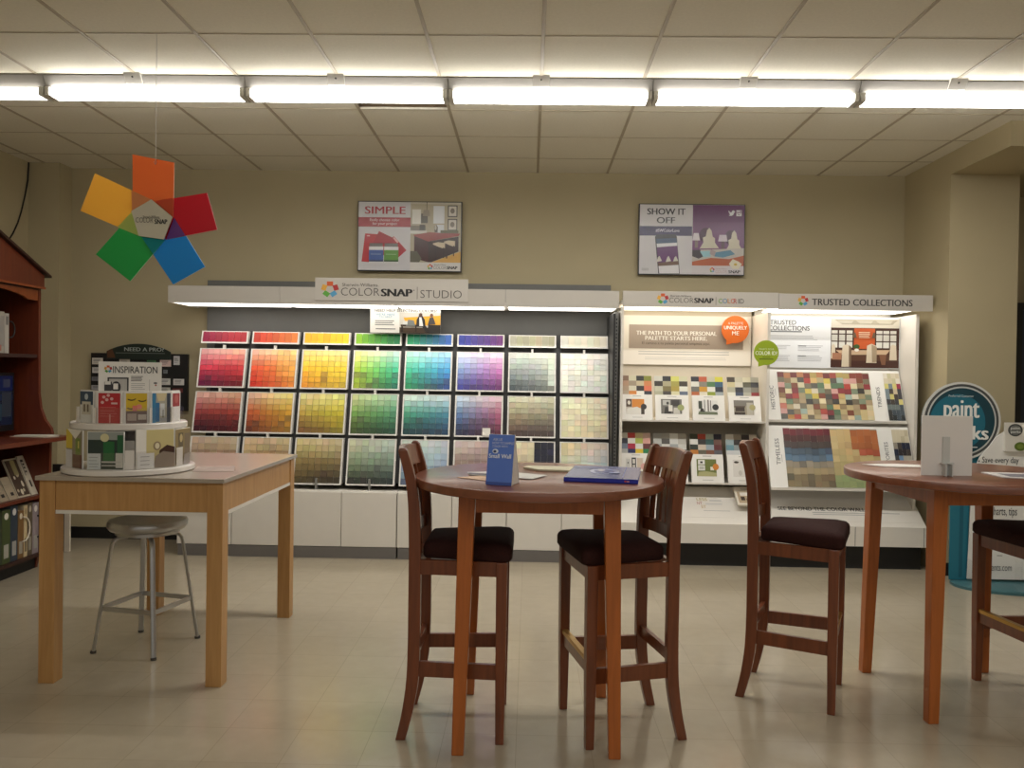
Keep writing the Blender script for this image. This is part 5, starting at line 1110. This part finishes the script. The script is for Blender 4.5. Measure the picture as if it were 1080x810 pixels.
bb = [(5.70, 5.79, 0.50, (66, 78, 42), (214, 210, 196), 'olive green sample book with a white dot, left end of the bottom hutch shelf', None),
      (5.795, 5.875, 0.52, (48, 58, 70), (206, 204, 200), 'dark slate sample book with a white label, second on the bottom hutch shelf', None),
      (5.88, 5.945, 0.47, (120, 88, 50), (206, 196, 176), 'golden brown sample book with a pale handle, third on the bottom hutch shelf', (5.93, 0.33, 0.09)),
      (5.95, 5.99, 0.50, (196, 176, 136), (150, 130, 96), 'slim cream sample book, fourth on the bottom hutch shelf', None),
      (5.995, 6.05, 0.51, (96, 84, 66), (190, 180, 160), 'taupe sample book, fifth on the bottom hutch shelf', None),
      (6.055, 6.13, 0.50, (146, 134, 136), (214, 208, 200), 'mauve grey sample book with a dark handle, right end of the bottom hutch shelf', (6.11, 0.32, 0.08))]
for y0, y1, z1, c, dc, lab, hd in bb:
    sample_book('sample_book', y0, y1, 0.121, z1, -3.69, 0.16, c, lab, dot(dc), hd, gb, 0.0, 'cream' if hd and hd[1] == 0.33 else 'black')
# panel standing in the corner
t = thing('corner_panel', 'black panel with a white edge strip standing on the floor beyond the hutch', 'panel', (-3.84, 6.72, 0))
b = B(); b.box(-3.92, -3.82, 6.70, 6.72, 0, 0.72); put('panel', b, 'black', t)
b = B(); b.box(-3.819, -3.775, 6.70, 6.72, 0, 0.72); put('edge_strip', b, 'cream', t, label='cream edge strip')
# cord
b = B(); P = [(-4.352, 7.045, 3.286), (-4.352, 7.035, 3.131), (-4.352, 7.0, 3.0), (-4.352, 6.95, 2.852), (-4.352, 6.90, 2.738), (-4.352, 6.836, 2.639), (-4.352, 6.76, 2.55), (-4.352, 6.60, 2.42), (-4.352, 6.40, 2.31), (-4.352, 6.26, 2.15)]
b.tube(P, 0.006, 8); o = put('power_cord', b, 'cord', smooth=True); props(o, 'black cord running down the left corner to the hutch roof', 'cord')

# ================================================================== PAINT PERKS STANDEE
t = thing('promo_standee', 'teal and white floor standee with a round badge at the right behind the table', 'standee', (3.55, 6.2, 0))
b = B(); b.lathe([(0.0, 0.0), (0.44, 0.0), (0.44, 0.02), (0.425, 0.028), (0.0, 0.028)], c=(3.60, 6.15, 0), n=56, sy=0.62); put('base', b, 'teal_dark', t, smooth=True)
# teal back board with round head
cxp, czp, R = 3.225, 1.22, 0.285
out = [(cxp + R * math.cos(math.radians(a_)), czp + R * math.sin(math.radians(a_))) for a_ in range(200, -62, -6)]
out = [(3.168, 0.03), (3.165, 0.9), (3.06, 0.99)] + [(cxp + R * math.cos(math.radians(a_)), czp + R * math.sin(math.radians(a_))) for a_ in range(235, -50, -6)] + [(3.36, 0.92), (3.31, 0.80), (3.30, 0.03)]
a = Art((0, 6.215, 0), XR, DN, 1, 1, frame=(0, 0, 1, 1), thick=0.012, base=(34, 112, 132), outline=[(x, -z) for x, z in out])
a.rect(3.235, -0.80, 3.262, -0.05, (24, 92, 112))
a.done('teal_board', t)
a = Art((cxp, 6.200, czp), XR, DN, 1, 1, frame=(0, 0, 1, 1), thick=0.012, base=(206, 206, 200), edge=(150, 150, 146), outline=[(R * 1.02 * math.cos(k * PI / 28), R * 1.02 * math.sin(k * PI / 28)) for k in range(56)])
a.disc(0, 0, R * 0.965, R * 0.965, (70, 72, 72), 1, 56); a.disc(0, 0, R * 0.90, R * 0.90, (196, 198, 194), 2, 56); a.disc(0, 0, R * 0.86, R * 0.86, (18, 60, 72), 3, 56); a.disc(-0.03, 0.01, R * 0.72, R * 0.74, (28, 104, 124), 4, 48)
a.text('Preferred Customer', -0.10, -0.195, 0.085, -0.178, (206, 214, 214), 0.0, 6)
a.text('paint', -0.135, -0.155, 0.13, 0.02, (236, 236, 230), 0.03, 6); a.text('perks', -0.125, 0.035, 0.20, 0.17, (236, 236, 230), 0.03, 6); a.rect(0.04, 0.19, 0.12, 0.198, (200, 204, 204), 6)
a.done('round_badge', t, 'round teal badge reading paint perks')
wp = [(3.285, 0.045), (3.310, 0.80), (3.325, 0.87), (3.36, 0.955), (3.43, 1.04), (3.475, 1.105), (3.54, 1.15), (3.62, 1.17), (3.75, 1.175), (3.95, 1.175), (3.95, 0.045)]
a = Art((0, 6.185, 0), XR, DN, 1, 1, frame=(0, 0, 1, 1), thick=0.01, base=(232, 230, 224), outline=[(x, -z) for x, z in wp])
a.disc(3.352, -0.925, 0.006, 0.006, (60, 60, 60), 2, 10); a.text('Save every day', 3.375, -0.958, 3.645, -0.900, (60, 60, 62), 0.005)
a.disc(3.345, -0.560, 0.006, 0.006, (60, 60, 60), 2, 10); a.text('charts, tips', 3.45, -0.585, 3.64, -0.505, (60, 60, 62), 0.005); a.lines(3.37, 3.58, (-0.46,), 0.012, (110, 110, 110), 1, 0.0)
a.disc(3.345, -0.385, 0.006, 0.006, (60, 60, 60), 2, 10); a.text('ents.com', 3.46, -0.15, 3.61, -0.11, (90, 90, 92)); a.rect(3.50, -0.225, 3.54, -0.22, (120, 120, 120)); a.rect(3.33, -0.13, 3.34, -0.10, (120, 120, 120))
a.done('text_panel', t, 'white text panel')
b = B(); b.box(3.272, 3.277, 6.09, 6.175, 0.029, 0.20); put('clear_clip', b, 'clear', t)
b = B(); b.box(3.63, 3.635, 6.09, 6.175, 0.029, 0.20); put('clear_clip', b, 'clear', t)
a = Art((3.53, 6.165, 1.215), XR, DN, 0.16, 0.215, frame=(0, 0, 66, 98), thick=0.018, base=(220, 216, 206))
a.disc(30, 25, 22, 21, (60, 62, 62)); a.disc(30, 25, 18, 17, (110, 112, 108), 2); a.text('paint', 16, 14, 44, 25, (226, 226, 222), 0.02, 3); a.text('perks', 16, 27, 46, 37, (226, 226, 222), 0.02, 3); a.disc(46, 80, 18, 15, (92, 112, 40), 2); a.disc(46, 80, 10, 8, (120, 140, 60), 3)
a.done('card_pocket', t, 'white card pocket with small round badge')
# dark framed panel beyond the column
t = thing('framed_panel', 'dark framed panel at the right edge beyond the tan column', 'panel', (4.4, 7.0, 0))
b = B(); b.box(4.06, 4.12, 6.98, 7.02, 0, 2.18); b.box(4.121, 4.70, 6.98, 7.02, 2.12, 2.18); b.box(4.70, 4.76, 6.98, 7.02, 0, 2.18); put('frame', b, 'black', t)
b = B(); b.box(4.121, 4.699, 6.995, 7.01, 0.0, 2.119); put('inset', b, mat('dark_blue_inset', (30, 38, 56), 0.3), t)

# ================================================================== LIGHT
def area(name, loc, sx, sy, power, col):
    l = bpy.data.lights.new(name, 'AREA'); l.shape = 'RECTANGLE'; l.size = sx; l.size_y = sy; l.energy = power; l.color = col
    o = bpy.data.objects.new(name, l); COL.objects.link(o); o.location = loc; return o
area('store_light_row', (1.4, 0.6, 3.2), 9.0, 0.12, 45, (1.0, 0.98, 0.95))
area('store_light_row', (1.4, -3.4, 3.2), 9.0, 0.12, 45, (1.0, 0.98, 0.95))
for k in range(1, 6): area('tube_glow', (-4.19 + 1.2255 * (k + 0.5), 5.0, 3.155), 1.14, 0.07, (0, 4, 8, 9, 9, 9)[k], (1.0, 0.985, 0.96))
W_ = bpy.data.worlds.new('store_ambient'); SC.world = W_; W_.use_nodes = True
W_.node_tree.nodes['Background'].inputs[0].default_value = (0.56, 0.54, 0.50, 1); W_.node_tree.nodes['Background'].inputs[1].default_value = 0.25

# ================================================================== CAMERA
yw, p, r, f = 0.0208337, -0.0121592, 0.0149651, 868.0
fwd = Vector((-math.sin(yw) * math.cos(p), math.cos(yw) * math.cos(p), math.sin(p)))
rt = Vector((math.cos(yw), math.sin(yw), 0)); upv = rt.cross(fwd)
r2 = rt * math.cos(r) + upv * math.sin(r); u2 = upv * math.cos(r) - rt * math.sin(r)
cd = bpy.data.cameras.new('camera'); cam = bpy.data.objects.new('camera', cd); COL.objects.link(cam)
cd.sensor_fit = 'HORIZONTAL'; cd.sensor_width = 36.0; cd.lens = f / 1080 * 36.0; cd.clip_start = 0.05
mt = Matrix((r2, u2, -fwd)).transposed().to_4x4(); mt.translation = Vector((0, 0, 1.52)); cam.matrix_world = mt
SC.camera = cam
SC.view_settings.view_transform = 'Standard'; SC.view_settings.look = 'None'; SC.view_settings.exposure = 0.72
